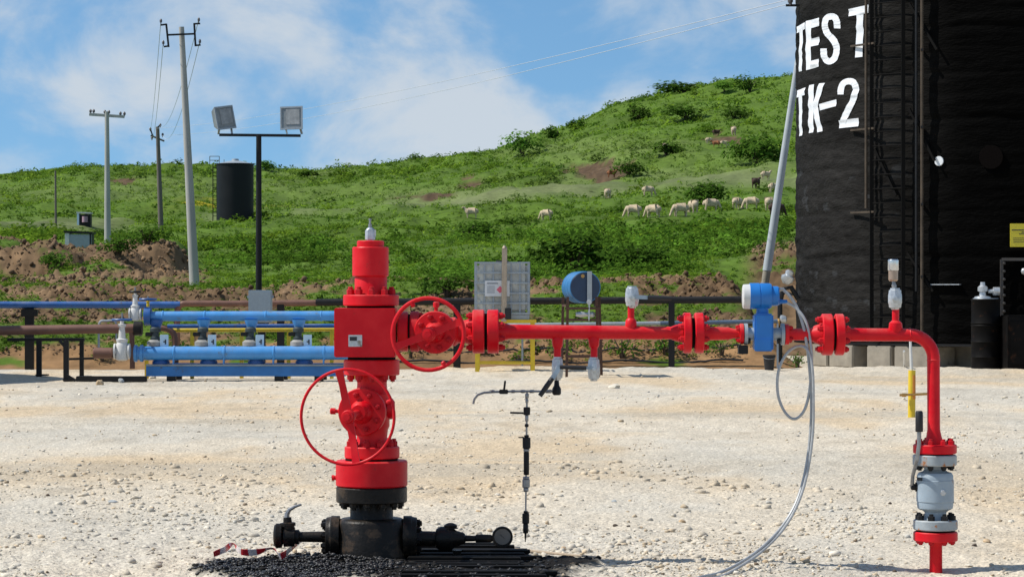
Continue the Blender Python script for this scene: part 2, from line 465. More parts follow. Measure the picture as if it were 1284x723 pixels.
def dirt_mask(X, Y):
    """bare soil: the cut behind the yard, dug mounds on the left, scars on the hill"""
    u = CX + X / Y * F; y = yimg(u, Y)
    n = fbm(X * 0.9, Y * 0.9, 5, 4); n2 = fbm(X * 0.25, Y * 0.12, 8, 3)
    cut = (1 - sstep(66.5, 70.5, Y + (n - 0.5) * 6)) * sstep(0.44, 0.55, n + 0.19 * sstep(64, 66, Y) * (1 - 0.9 * np.exp(-((u - 520) / 70) ** 2)) + 0.22 * (1 - sstep(58.4, 59.6, Y)) + 0.14 * (n2 - 0.5))
    mound = (1 - sstep(230, 300, u)) * (1 - sstep(104, 118, Y)) * sstep(0.47, 0.56, 0.6 * n + 0.4 * n2 + 0.06 * sstep(85, 100, Y))
    side = sstep(922, 960, u) * (1 - sstep(86, 100, Y)) * sstep(0.40, 0.5, n + 0.08)
    yy = y + (n - 0.5) * 10
    scar = np.maximum.reduce([ell(u, yy, 748, 210, 46, 14), ell(u, yy, 530, 246, 46, 6), 0.8 * ell(u, yy, 905, 172, 30, 6), 0.6 * ell(u, yy, 590, 231, 20, 8), 0.7 * ell(u, yy, 155, 228, 26, 3)])
    return np.clip(np.maximum.reduce([cut, mound, side, sstep(0.25, 0.5, scar * (0.6 + 0.8 * n))]), 0, 1)
def track_mask(X, Y):
    """pale dry track and terrace crossing the hill"""
    u = CX + X / Y * F; y = yimg(u, Y)
    yc = np.interp(u, [-300, 100, 200, 330, 430, 520, 640, 760, 850, 1000], [292, 286, 281, 275, 266, 259, 248, 236, 230, 226])
    w = np.interp(u, [-300, 150, 330, 450, 560, 800, 1000], [2, 3, 5, 5.5, 7, 9, 6])
    n = fbm(X * 0.25, Y * 0.12, 31, 4)
    return np.exp(-((y - yc) / w) ** 2) * sstep(0.3, 0.62, n + 0.12)
def dry_mask(X, Y):
    u = CX + X / Y * F; y = yimg(u, Y)
    n = fbm(X * 0.12, Y * 0.05, 41, 4)
    d = np.maximum.reduce([ell(u, y, 560, 246, 130, 12), ell(u, y, 720, 232, 120, 14), ell(u, y, 880, 218, 120, 12), 0.7 * ell(u, y, 780, 190, 200, 14), 0.7 * ell(u, y, 200, 240, 260, 16), 0.8 * ell(u, y, 420, 225, 90, 8)])
    return d * sstep(0.25, 0.55, n)
def ground_z(X, Y):
    X = np.asarray(X, float); Y = np.asarray(Y, float)
    u = CX + X / Y * F
    z = CAMZ + (HY - yimg(u, Y)) / F * Y
    k = sstep(57.2, 59.5, Y)
    far = np.clip((Y - 58) / 160, 0, 1)
    z = z + k * ((fbm(X * 0.12, Y * 0.07, 3, 3) - 0.5) * (0.3 + 2.4 * far) + (fbm(X * 0.5, Y * 0.3, 4, 3) - 0.5) * (0.15 + 0.6 * far))
    near = 1 - sstep(108, 130, Y)
    d = dirt_mask(X, Y)
    lump = np.abs(fbm(X * 2.6, Y * 2.6, 12, 4, 0.62) - 0.5) * 2
    z = z + k * d * (near * (0.24 * lump - 0.07 + 0.14 * (vnoise(X * 5.5, Y * 5.5, 13) - 0.5) + 0.13 * (vnoise(X * 11, Y * 11, 14) - 0.5)) * (0.75 + 0.5 * sstep(62, 66, Y)) - 0.25 * (1 - near))
    # heaps dug out on the left
    hx = (1 - sstep(215, 262, u)) * sstep(76, 84, Y) * (1 - sstep(104, 112, Y))
    z = z + hx * 1.0 * sstep(0.42, 0.75, fbm(X * 0.33, Y * 0.30, 21, 3))
    # level pad round the big storage tank
    flat = sstep(5.0, 6.4, X) * (1 - sstep(70, 80, Y))
    return z * (1 - flat) + (-0.06) * flat
def ground_at(u, y, ymin=60.0):
    """first ground point seen at a photo pixel: distance comes from the terrain"""
    Ys = np.concatenate([np.arange(ymin, 120, 0.5), np.arange(120, 560, 1.5)])
    X = (u - CX) / F * Ys
    yy = HY - (ground_z(X, Ys) - CAMZ) / Ys * F
    k = np.argmax(yy <= y) if (yy <= y).any() else len(Ys) - 1
    Yv = float(Ys[k]); Xv = (u - CX) / F * Yv
    return Vector((Xv, Yv, float(ground_z(Xv, Yv))))

us = np.concatenate([np.arange(-900, -60, 30), np.arange(-60, 1344, 3.8), np.arange(1344, 2301, 40)])
ys = np.concatenate([np.arange(56.6, 70, 0.11), np.arange(70, 112, 0.28), np.arange(112, 200, 1.1), np.arange(200, 550, 2.8), np.array([560, 600, 660, 740, 900, 1200])])
UU, YY = np.meshgrid(us, ys)
XX = (UU - CX) / F * YY
ZZ = ground_z(XX, YY)
dm = dirt_mask(XX, YY); tm = track_mask(XX, YY); dr = dry_mask(XX, YY)
n1 = fbm(XX * 0.6, YY * 0.4, 51, 4)[..., None]; n2 = fbm(XX * 0.1, YY * 0.06, 55, 4)[..., None]; n3 = vnoise(XX * 6, YY * 6, 57)[..., None]
grass_c = np.array([0.088, 0.150, 0.019]) * (0.55 + 0.7 * n1) * (0.75 + 0.5 * n2)
soil_c = (np.array([0.100, 0.062, 0.033]) * (1 - n1) + np.array([0.235, 0.155, 0.088]) * n1) * (0.6 + 0.6 * n3)
soil_c = soil_c * (1 - 0.35 * sstep(120, 160, YY))[..., None]
orange = (1 - sstep(58.8, 60.4, YY))[..., None]
soil_c = soil_c * (1 - orange) + orange * np.array([0.245, 0.145, 0.070]) * (0.65 + 0.7 * n1)
track_c = np.array([0.19, 0.185, 0.115]) * (0.7 + 0.5 * n1)
dry_c = np.array([0.150, 0.190, 0.060]) * (0.7 + 0.6 * n1)
C = grass_c * (1 - 0.6 * dr[..., None]) + dry_c * 0.6 * dr[..., None]
C = C * (1 - 0.45 * tm[..., None]) + track_c * 0.45 * tm[..., None]
C = C * (1 - dm[..., None]) + soil_c * dm[..., None]
# field of yellow flowers beside the far black tank
yimgg = yimg(UU, YY)
flw = np.maximum(ell(UU, yimgg, 265, 262, 75, 6), 0.7 * ell(UU, yimgg, 340, 258, 40, 4))[..., None] * sstep(0.4, 0.6, fbm(XX * 0.3, YY * 0.1, 77, 3))[..., None]
C = C * (1 - 0.6 * flw) + 0.6 * flw * np.array([0.42, 0.32, 0.01])
nr, nc = UU.shape
idx = np.arange(nr * nc).reshape(nr, nc)
quads = np.stack([idx[:-1, :-1], idx[:-1, 1:], idx[1:, 1:], idx[1:, :-1]], -1).reshape(-1, 4)
HILLM = mat("hillside_soil_and_turf", (0.1, 0.1, 0.1), 0.95, var=0.28, scale=2.2, bump=0.04, bscale=5, spec=0.1, attr="Col")
me = np_mesh("hillside", np.stack([XX, YY, ZZ], -1).reshape(-1, 3), quads, C.reshape(-1, 3), [HILLM], True)
np_obj("hillside", me, label="green grassy hillside rising behind the well yard", cat="hill", kind="structure")

# ------------------------------------------------------------------ gravel yard
WELL = P(466, 703, 16.5)
def oil_shade_mask(X, Y):
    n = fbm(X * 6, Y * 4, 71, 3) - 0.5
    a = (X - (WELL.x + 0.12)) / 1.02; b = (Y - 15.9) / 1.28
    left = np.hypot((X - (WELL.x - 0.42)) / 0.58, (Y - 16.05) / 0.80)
    right = np.hypot((X - (WELL.x + 0.60)) / 0.80, (Y - 15.9) / 1.10)  # this lobe blackens oil stain and wellhead shadow together
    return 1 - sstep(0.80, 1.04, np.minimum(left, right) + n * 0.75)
def yard_z(X, Y):
    X = np.asarray(X, float); Y = np.asarray(Y, float)
    rough = 0.45 + 0.55 * (1 - sstep(19, 26, Y)) * sstep(0.3, 0.6, fbm(X * 0.5, Y * 0.25, 68, 2) + 0.1)
    z = 0.07 * (fbm(X * 0.35, Y * 0.22, 61, 3) - 0.5) + rough * (0.045 * (fbm(X * 2.2, Y * 1.4, 62, 4, 0.6) - 0.5) + 0.05 * (fbm(X * 9, Y * 7, 63, 4, 0.7) - 0.5))
    # two faint wheel ruts worn across the yard
    z = z - 0.035 * np.exp(-((Y - 33 - 0.05 * X) / 0.9) ** 2) - 0.03 * np.exp(-((Y - 39 + 0.08 * X) / 1.0) ** 2)
    z = z + 0.03 * oil_shade_mask(X, Y) * (0.4 + fbm(X * 14, Y * 10, 73, 2))
    # shallow hollow round the riser pipe
    z = z - 0.065 * np.exp(-((X - 2.5) / 0.55) ** 2 - ((Y - 16.1) / 0.75) ** 2)
    # rubbly berm pushed up along the yard's back edge
    z = z + sstep(51.5, 54.5, Y) * (1 - sstep(57, 58.5, Y)) * sstep(-3.2, -1.5, X) * (0.16 * fbm(X * 0.9, Y * 0.7, 66, 4, 0.6) - 0.03)
    return z * (1 - sstep(56.8, 57.5, Y) * (X < 5)) - 0.02 * sstep(57, 60, Y)
def yard_col(X, Y):
    a = fbm(X * 0.45, Y * 0.16, 81, 4)[..., None]; b = fbm(X * 3.0, Y * 1.2, 82, 4)[..., None]; c = vnoise(X * 30, Y * 22, 83)[..., None]
    cream = np.array([0.60, 0.528, 0.415]); tan = np.array([0.56, 0.445, 0.30]); grey = np.array([0.46, 0.44, 0.385])
    near = (1 - sstep(20, 27, Y))[..., None]
    t = sstep(0.48, 0.74, a + 0.25 * (b - 0.5) + 0.03 * near)
    g = sstep(0.50, 0.72, 1 - a + 0.3 * (b - 0.5))
    C = cream * (1 - t) + tan * t
    st = sstep(0.52, 0.70, fbm(X * 0.10 + 0.02 * Y, Y * 0.55, 87, 4))[..., None] * (1 - 0.6 * near)
    C = C * (1 - 0.55 * st) + np.array([0.44, 0.40, 0.325]) * 0.55 * st
    dk = sstep(0.60, 0.74, fbm(X * 1.1, Y * 0.5, 88, 4, 0.6))[..., None]
    C = C * (1 - 0.35 * dk) + np.array([0.36, 0.29, 0.20]) * 0.35 * dk
    C = C * (1 - 0.5 * g) + grey * 0.5 * g
    fine = vnoise(X * 75, Y * 45, 84)[..., None]
    C = C * (0.86 + 0.26 * b) * (0.88 + 0.22 * c) * (0.9 + 0.2 * fine)
    o = oil_shade_mask(X, Y)[..., None]
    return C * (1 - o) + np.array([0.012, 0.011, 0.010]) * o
yu = np.concatenate([np.array([-4000, -1500, -600, -250]), np.arange(-100, 1386, 3.1), np.array([1500, 1800, 2500, 5000])])
yrow = np.concatenate([np.array([1200, 1000, 860, 800]), np.arange(765, 460, -0.75)])
yY = CAMZ * F / (yrow - HY)
yY = np.concatenate([[0.5, 3.0], yY, [60, 64, 70, 80]])
UU, YY = np.meshgrid(yu, yY)
XX = (UU - CX) / F * np.maximum(YY, 12)
ZZ = yard_z(XX, YY); C = yard_col(XX, YY)
nr, nc = UU.shape
idx = np.arange(nr * nc).reshape(nr, nc)
quads = np.stack([idx[:-1, :-1], idx[:-1, 1:], idx[1:, 1:], idx[1:, :-1]], -1).reshape(-1, 4)
YARDM = mat("crushed_limestone", (0.5, 0.5, 0.5), 0.95, var=0.34, scale=38, bump=0.03, bscale=34, spec=0.15, attr="Col", wear=(0.24, 0.185, 0.125), wear_amt=0.015, wear_scale=22)
me = np_mesh("ground", np.stack([XX, YY, ZZ], -1).reshape(-1, 3), quads, C.reshape(-1, 3), [YARDM], True)
np_obj("ground", me, label="pale crushed limestone yard around the red wellhead", cat="ground", kind="structure")

# stones
t_ = (1 + 5 ** 0.5) / 2
ICO = np.array([(-1, t_, 0), (1, t_, 0), (-1, -t_, 0), (1, -t_, 0), (0, -1, t_), (0, 1, t_), (0, -1, -t_), (0, 1, -t_), (t_, 0, -1), (t_, 0, 1), (-t_, 0, -1), (-t_, 0, 1)]) / 1.902
ICOF = np.array([(0, 11, 5), (0, 5, 1), (0, 1, 7), (0, 7, 10), (0, 10, 11), (1, 5, 9), (5, 11, 4), (11, 10, 2), (10, 7, 6), (7, 1, 8), (3, 9, 4), (3, 4, 2), (3, 2, 6), (3, 6, 8), (3, 8, 9), (4, 9, 5), (2, 4, 11), (6, 2, 10), (8, 6, 7), (9, 8, 1)])
def stones(X, Y, size, cols, zfun, flat=0.62, sink=0.25):
    n = len(X)
    J = ICO[None] * (1 + rng.uniform(-0.42, 0.42, (n, 12, 1)))
    sc = np.stack([rng.uniform(0.7, 1.35, n), rng.uniform(0.7, 1.35, n), rng.uniform(0.45, 0.9, n) * flat / 0.62], -1)[:, None] * size[:, None, None]
    V = J * sc
    th = rng.uniform(0, 2 * np.pi, n); c, s = np.cos(th)[:, None], np.sin(th)[:, None]
    V = np.stack([V[..., 0] * c - V[..., 1] * s, V[..., 0] * s + V[..., 1] * c, V[..., 2]], -1)
    V[..., 0] += X[:, None]; V[..., 1] += Y[:, None]; V[..., 2] += (zfun(X, Y) + size * flat * (1 - sink) * 0.6)[:, None]
    Fa = (ICOF[None] + (np.arange(n) * 12)[:, None, None]).reshape(-1, 3)
    return V.reshape(-1, 3), Fa, np.repeat(cols, 12, 0)
def stone_cols(n):
    k = rng.choice(5, n, p=[0.47, 0.26, 0.10, 0.14, 0.03])
    base = np.array([(0.62, 0.55, 0.43), (0.57, 0.46, 0.32), (0.46, 0.44, 0.39), (0.66, 0.60, 0.50), (0.25, 0.19, 0.13)])[k]
    return base * rng.uniform(0.75, 1.15, (n, 1))
N = 26000
row = 462 + (765 - 462) * rng.uniform(0, 1, N) ** 0.62
Yg = CAMZ * F / (row - HY); Xg = (rng.uniform(-80, 1364, N) - CX) / F * Yg
patch = fbm(Xg * 0.8, Yg * 0.35, 91, 3)
keep = rng.uniform(0, 1, N) < np.clip((patch - 0.41) * 4, 0.10, 1)
Xg, Yg = Xg[keep], Yg[keep]; n = len(Xg)
px = 0.7 + 1.9 * rng.uniform(0, 1, n) ** 3.2 + 2.2 * (rng.uniform(0, 1, n) < 0.03)
sz = np.minimum(px * Yg / F * (0.8 + 0.5 * sstep(560, 700, CAMZ * F / Yg + HY)), 0.035)
cols = stone_cols(n)
om = oil_shade_mask(Xg, Yg) > 0.5
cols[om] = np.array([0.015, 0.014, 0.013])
V, Fa, Cc = stones(Xg, Yg, sz, cols, yard_z)
STONEM = mat("limestone_chips", (0.5, 0.5, 0.5), 0.9, var=0.15, scale=60, spec=0.2, attr="Col")
np_obj("gravel", np_mesh("gravel", V, Fa, Cc, [STONEM]), label="loose limestone gravel scattered over the yard", cat="gravel", kind="stuff")
# broken pale rubble in the near part of the yard
N = 9000
row = 575 + (770 - 575) * rng.uniform(0, 1, N) ** 0.8
Yg = CAMZ * F / (row - HY); Xg = (rng.uniform(-80, 1364, N) - CX) / F * Yg
pt = fbm(Xg * 0.9, Yg * 0.45, 95, 3) + 0.10 * sstep(610, 700, row)
keep = (rng.uniform(0, 1, N) < np.clip((pt - 0.46) * 6, 0.02, 1)) & (oil_shade_mask(Xg, Yg) < 0.2)
Xg, Yg = Xg[keep], Yg[keep]; n = len(Xg)
sz = (1.2 + 5.4 * rng.uniform(0, 1, n) ** 3.4) * Yg / F
cols = yard_col(Xg, Yg) * rng.uniform(0.84, 1.12, (n, 1))
V, Fa, Cc = stones(Xg, Yg, sz, cols, yard_z, flat=0.55, sink=0.8)
np_obj("limestone_rubble", np_mesh("limestone_rubble", V, Fa, Cc, [STONEM]), label="half-buried pale limestone rubble in the near yard", cat="rubble", kind="stuff")
# oil-soaked gravel round the casing head
n = 6200
a = rng.uniform(0, 2 * np.pi, n); r = np.sqrt(rng.uniform(0, 1, n))
Xg = np.concatenate([WELL.x - 0.45 + 0.60 * r[:4300] * np.cos(a[:4300]), WELL.x + 0.35 + 0.8 * r[4300:] * np.cos(a[4300:])])
Yg = np.concatenate([16.0 + 0.78 * r[:4300] * np.sin(a[:4300]), 15.8 + 0.95 * r[4300:] * np.sin(a[4300:])])
k = (oil_shade_mask(Xg, Yg) > 0.4) & ((Xg < WELL.x + 0.16) | (Yg < 15.75) | (rng.uniform(0, 1, len(Xg)) < 0.3))
Xg, Yg = Xg[k], Yg[k]
heap = lambda X, Y: yard_z(X, Y) + 0.03 * np.exp(-(((X - WELL.x + 0.28) / 0.35) ** 2 + ((Y - 16.2) / 0.5) ** 2)) * rng.uniform(0.2, 1.2, len(X))
cols = np.array([(0.013, 0.0125, 0.012)]) * rng.uniform(0.4, 2.6, (len(Xg), 1)) ** 1.6
V, Fa, Cc = stones(Xg, Yg, rng.uniform(0.004, 0.015, len(Xg)), cols, heap, flat=0.5)
OILM = mat("oil_wet_stone", (0.02, 0.02, 0.02), 0.38, spec=0.35, var=0.3, scale=40, attr="Col")
np_obj("oily_rubble", np_mesh("oily_rubble", V, Fa, Cc, [OILM]), label="black oil-soaked rubble heaped round the wellhead base", cat="rubble", kind="stuff")

def rock_mesh(name, seed, s, col):
    r_ = np.random.default_rng(seed)
    bm = bmesh.new(); bmesh.ops.create_icosphere(bm, subdivisions=2, radius=1.0)
    sc = r_.uniform(0.6, 1.25, 3)
    off = r_.uniform(0, 50)
    for v in bm.verts:
        k = 1 + 0.45 * (float(fbm(v.co.x * 1.3 + off, v.co.y * 1.3 + v.co.z * 1.7, seed, 3)) - 0.5) * 2
        v.co = Vector((v.co.x * sc[0], v.co.y * sc[1], max(-0.4, v.co.z * sc[2] * 0.6))) * k * s
    me = bpy.data.meshes.new(name); bm.to_mesh(me); bm.free()
    me.materials.append(col)
    return me
ROCKS = [mat("pale_rock", (0.60, 0.55, 0.45), 0.9, var=0.2, scale=30, bump=0.006, bscale=40), mat("tan_rock", (0.46, 0.34, 0.21), 0.9, var=0.25, scale=30, bump=0.006, bscale=40), mat("dark_rock", (0.10, 0.075, 0.055), 0.9, var=0.3, scale=30, bump=0.006, bscale=40), mat("bluish_rock", (0.36, 0.38, 0.38), 0.9, var=0.2, scale=30, bump=0.006, bscale=40)]
rock_list = [(142, 629, 11, 3), (165, 634, 9, 0), (190, 637, 9, 1), (237, 655, 9, 2), (20, 707, 12, 0), (57, 704, 9, 0), (28, 678, 10, 0), (145, 671, 8, 2), (200, 692, 6, 2), (312, 694, 5, 2), (287, 690, 5, 3), (262, 679, 5, 2), (305, 674, 7, 3),
    (770, 630, 10, 3), (790, 628, 6, 1), (747, 660, 7, 2), (772, 657, 6, 2), (788, 659, 5, 2), (803, 658, 6, 1), (670, 625, 6, 2), (672, 656, 8, 3), (707, 683, 9, 1), (708, 686, 6, 2), (1116, 630, 8, 2), (1024, 637, 6, 1), (1237, 676, 12, 1), (1250, 690, 10, 0),
    (1222, 680, 11, 2), (1256, 722, 13, 0), (1122, 706, 7, 2), (1103, 721, 8, 3), (1140, 716, 9, 0), (855, 652, 9, 1), (877, 678, 8, 0), (915, 690, 8, 0), (960, 705, 9, 1), (1020, 690, 9, 0), (1060, 668, 10, 0), (1075, 672, 8, 0), (1215, 700, 11, 0), (1268, 650, 9, 0), (440, 640, 6, 1), (560, 655, 6, 1), (600, 640, 6, 1), (95, 655, 8, 1), (60, 622, 6, 2), (250, 540, 5, 2), (770, 486, 14, 0)]
ORD = "first second third fourth fifth sixth seventh eighth ninth tenth eleventh twelfth thirteenth fourteenth fifteenth sixteenth seventeenth eighteenth nineteenth twentieth twenty-first twenty-second twenty-third twenty-fourth twenty-fifth twenty-sixth".split()
def rock_zone(u, y):
    if y < 560: return "alone in the middle of the yard"
    return ["left of the wellhead", "between wellhead and sampling line", "between sampling line and hanging cable", "between cable and grey valve", "right of the grey valve"][sum(u > b for b in (466, 660, 925, 1160))]
zones = {}
for (u, y, w, k) in sorted(rock_list): zones.setdefault((k, rock_zone(u, y)), []).append((u, y))
def rock_label(u, y, k):
    c = ["pale cream", "tan", "dark brown", "bluish grey"][k]; z = zones[(k, rock_zone(u, y))]
    if len(z) == 1: return "only %s rock lying %s" % (c, rock_zone(u, y))
    return "%s rock %s, %s from the left there" % (c, rock_zone(u, y), ORD[z.index((u, y))])
for i, (u, y, w, k) in enumerate(rock_list):
    Y = CAMZ * F / (y - HY)
    p = P(u, y, Y)
    s = L(w, Y) * 0.5
    p.z = float(yard_z(p.x, p.y)) + s * 0.12
    o = np_obj("rock", rock_mesh("rock", 100 + i, s, ROCKS[k]), p, label=rock_label(u, y, k), cat="rock", group=["pale cream", "tan", "dark brown", "bluish grey"][k] + " rocks on the yard")
    o.data.shade_smooth(); o.data.set_sharp_from_angle(angle=math.radians(35))
    o.rotation_euler = (0, 0, i * 1.7)

# clods on the dug soil
N = 34000
u_ = rng.uniform(-90, 1040, N); Yg = np.exp(rng.uniform(np.log(58.3), np.log(112), N)); Xg = (u_ - CX) / F * Yg
keep = (dirt_mask(Xg, Yg) > rng.uniform(0.4, 0.9, N)) & ((Xg < 5.2) | (Yg > 78))
Xg, Yg = Xg[keep], Yg[keep]; n = len(Xg)
nn = fbm(Xg * 0.6, Yg * 0.4, 51, 3)[:, None]
cols = (np.array([0.088, 0.055, 0.030]) * (1 - nn) + np.array([0.245, 0.163, 0.095]) * nn) * rng.uniform(0.6, 1.35, (n, 1))
sz = (0.9 + 2.9 * rng.uniform(0, 1, n) ** 3.5) * Yg / F
V, Fa, Cc = stones(Xg, Yg, sz, cols, ground_z, flat=0.9, sink=0.4)
np_obj("soil_clods", np_mesh("soil_clods", V, Fa, Cc, [STONEM]), label="loose brown clods on the dug soil bank", cat="soil", kind="stuff")

# ------------------------------------------------------------------ vegetation
# the flock: photo column, foot row, length in pixels, coat, pose, heading, label
SHEEP = [
    (794, 272, 20, "w", 0, 3.0, "cream sheep grazing nearest the hedge, largest of the lower row"),
    (819, 273, 13, "w", 0, 2.6, "small cream sheep second in the lower row"),
    (853, 273, 18, "w", 0, 3.4, "cream sheep grazing left of the dark round bush"),
    (869, 267, 11, "w", 0, 1.9, "cream sheep seen end-on beside the dark round bush"),
    (892, 265, 20, "w", 0, 0.1, "cream sheep grazing right below the dark round bush"),
    (925, 263, 11, "w", 0, 0.9, "small cream sheep right of the dark round bush"),
    (942, 263, 15, "w", 0, 3.1, "cream sheep grazing left of the leaning post"),
    (965, 264, 12, "w", 0, 1.2, "cream sheep half hidden behind the leaning post"),
    (813, 247, 17, "w", 0, 0.15, "cream sheep standing alone on the pale terrace"),
    (762, 250, 9, "w", 0, 1.3, "small cream sheep at the left end of the terrace"),
    (685, 276, 19, "w", 0, 2.7, "cream sheep lying low in grass above the tote tank"),
    (591, 277, 10, "w", 1, 3.2, "lone pale sheep far to the left of the flock"),
    (960, 228, 15, "w", 1, 0.5, "cream sheep climbing beside the leaning post"),
    (948, 239, 11, "d", 1, 1.0, "dark brown sheep below the climbing sheep"),
    (834, 190, 10, "w", 0, 0.8, "cream sheep by the upper soil patch"),
    (889, 184, 10, "w", 0, 0.6, "cream sheep on the upper slope, left of a reddish one"),
    (908, 186, 10, "w", 0, 0.1, "cream sheep on the upper slope, right of a reddish one"),
    (898, 188, 9, "r", 1, 3.1, "reddish brown sheep between two cream ones on the upper slope"),
    (898, 173, 12, "d", 1, 0.0, "dark sheep above the reddish one on the upper slope"),
    (920, 171, 8, "w", 1, 1.4, "topmost cream sheep on the upper slope"),
    (767, 226, 8, "r", 1, 0.2, "reddish sheep lying below the brown soil scar"),
    (974, 272, 10, "d", 0, 0.4, "dark sheep right of the leaning post"),
    (971, 245, 12, "w", 0, 0.3, "cream sheep behind the leaning post higher up")]
SHEEP_PX = [(a[0], a[1]) for a in SHEEP]
def clump_proto(seed, K, up=0.5, leaf=0.30, tall=0.7):
    """unit clump: K leaf quads through a half-ellipsoid 1 wide, `tall` high; returns verts (K,4,3)"""
    r_ = np.random.default_rng(seed)
    d = r_.normal(size=(K, 3)); d[:, 2] = np.abs(d[:, 2]) * 0.9 + 0.05
    d /= np.linalg.norm(d, axis=1)[:, None]
    rad = 0.5 * r_.uniform(0.55, 1.0, K) ** 0.5
    lob = 1 + 0.35 * np.sin(d[:, 0] * 5 + seed) * np.cos(d[:, 1] * 4 - seed)
    c = d * (rad * lob)[:, None]; c[:, 2] *= tall * 2
    nv = d * 0.7 + np.array([-0.25, -0.15, 0.75]) + r_.normal(scale=0.5, size=(K, 3)); nv /= np.linalg.norm(nv, axis=1)[:, None]
    g = np.array([0, 0, 1.0]) * up + r_.normal(scale=0.7, size=(K, 3))
    a = np.cross(nv, g); a /= np.linalg.norm(a, axis=1)[:, None] + 1e-9
    b = np.cross(a, nv)
    la = (leaf * r_.uniform(0.55, 1.2, K))[:, None]; lb = la * r_.uniform(1.0, 2.0, (K, 1))
    q = np.stack([c - b * lb * 0.5, c + a * la * 0.42, c + b * lb * 0.5, c - a * la * 0.42], 1)
    shade = r_.uniform(0.72, 1.25, K)
    return q, shade
PROT = [clump_proto(s, 56, leaf=0.17) for s in range(10)]
TUFT = [clump_proto(50 + s, 6, up=2.5, leaf=0.45, tall=0.8) for s in range(8)]
def scatter(protos, X, Y, W, H, cols, lean=0.0):
    outV = []; outC = []
    pid = rng.integers(0, len(protos), len(X))
    Z = ground_z(X, Y)
    for k, (q, shade) in enumerate(protos):
        s = np.where(pid == k)[0]
        if len(s) == 0: continue
        th = rng.uniform(0, 2 * np.pi, len(s)); c, sn = np.cos(th)[:, None, None], np.sin(th)[:, None, None]
        V = np.stack([(q[None, ..., 0] * c - q[None, ..., 1] * sn) * W[s, None, None], (q[None, ..., 0] * sn + q[None, ..., 1] * c) * W[s, None, None], q[None, ..., 2] * H[s, None, None]], -1)
        V[..., 0] += X[s, None, None]; V[..., 1] += Y[s, None, None]; V[..., 2] += Z[s, None, None] - 0.06 * H[s, None, None]
        cc = cols[s][:, None, None, :] * shade[None, :, None, None] * np.ones((1, 1, 4, 1))
        outV.append(V.reshape(-1, 3)); outC.append(cc.reshape(-1, 3))
    V = np.concatenate(outV); Cc = np.concatenate(outC)
    return V, np.arange(len(V)).reshape(-1, 4), Cc
SHEEP_UY = []
def clear_of_sheep(u, Y):
    ok = np.ones(len(u), bool)
    for (us_, Ys_) in SHEEP_UY: ok &= ~((np.abs(u - us_) < 9) & (Y > Ys_ - 0.09 * Ys_) & (Y < Ys_ + 2))
    return ok
for (us_, ys_) in SHEEP_PX: SHEEP_UY.append((us_, ground_at(us_, ys_, 120).y))
def veg_cols(n, X, Y):
    a = fbm(X * 0.15, Y * 0.07, 111, 3)[:, None]; b = rng.uniform(0, 1, (n, 1))
    light = np.array([0.205, 0.320, 0.030]); mid = np.array([0.122, 0.225, 0.022]); dark = np.array([0.054, 0.115, 0.015])
    t = np.clip(a * 1.5 - 0.25 + (b - 0.5) * 0.5, 0, 1)
    C = dark * (1 - t) + mid * t
    t2 = np.clip((b - 0.5) * 2 + (a - 0.5), 0, 1)
    C = C * (1 - t2) + light * t2
    d = dry_mask(X, Y)[:, None] * 0.5
    return C * (1 - d) + d * np.array([0.21, 0.27, 0.085]) * (0.75 + 0.5 * b)
# low scrub over the whole hillside
N = 13000
u = rng.uniform(-90, 1040, N); Y = np.exp(rng.uniform(np.log(66), np.log(535), N))
X = (u - CX) / F * Y
dmk = dirt_mask(X, Y); tk = track_mask(X, Y); dk = dry_mask(X, Y)
fl_ = sstep(4.9, 6.0, X) * (1 - sstep(70, 78, Y))
strip = fbm(X * 0.055, Y * (0.05 + 8.0 / Y) , 121, 3) * 0.55 + fbm(X * 0.25, Y * 0.12, 122, 3) * 0.45
nearb = 1 - sstep(120, 175, Y)
prob = np.clip((strip - 0.50) * 7, 0.03, 1) * (1 - nearb) + nearb * np.clip((strip - 0.38) * 7, 0.15, 1.0)
keep = (dmk < rng.uniform(0.15, 0.6, N)) & (tk < 0.35) & (rng.uniform(0, 1, N) > dk * 0.9) & (fl_ < 0.1) & (rng.uniform(0, 1, N) < prob) & clear_of_sheep(u, Y)
X, Y = X[keep], Y[keep]; n = len(X)
big = fbm(X * 0.22, Y * 0.10, 120, 3)
pxw = rng.uniform(8, 19, n) * (0.7 + 1.0 * sstep(0.45, 0.7, big))
W = pxw * Y / F; W = np.minimum(W, 2.4)
V, Fq, Cc = scatter(PROT, X, Y, W, W * rng.uniform(0.5, 0.85, n), veg_cols(n, X, Y) * rng.uniform(0.55, 1.15, (n, 1)))
np_obj("scrub_vegetation", np_mesh("scrub_vegetation", V, Fq, Cc, [VEG]), label="low green scrub and brambles covering the hillside", cat="vegetation", kind="stuff")
# dense dark thicket along the foot of the slope
N = 1500
u = rng.uniform(270, 985, N); Y = np.exp(rng.uniform(np.log(71), np.log(150), N)); X = (u - CX) / F * Y
belt = fbm(X * 0.16, Y * 0.09, 127, 3) + 0.10 * sstep(600, 720, u)
keep = (belt > 0.50) & (dirt_mask(X, Y) < 0.5) & ((X < 4.8) | (Y > 82))
X, Y = X[keep], Y[keep]; n = len(X)
W = rng.uniform(14, 32, n) * Y / F
V, Fq, Cc = scatter(PROT, X, Y, W, W * rng.uniform(0.6, 0.95, n), np.array([0.090, 0.180, 0.021]) * rng.uniform(0.35, 1.6, (n, 1)))
np_obj("thicket", np_mesh("thicket", V, Fq, Cc, [VEG]), label="dark green thicket along the foot of the slope", cat="thicket", kind="stuff")
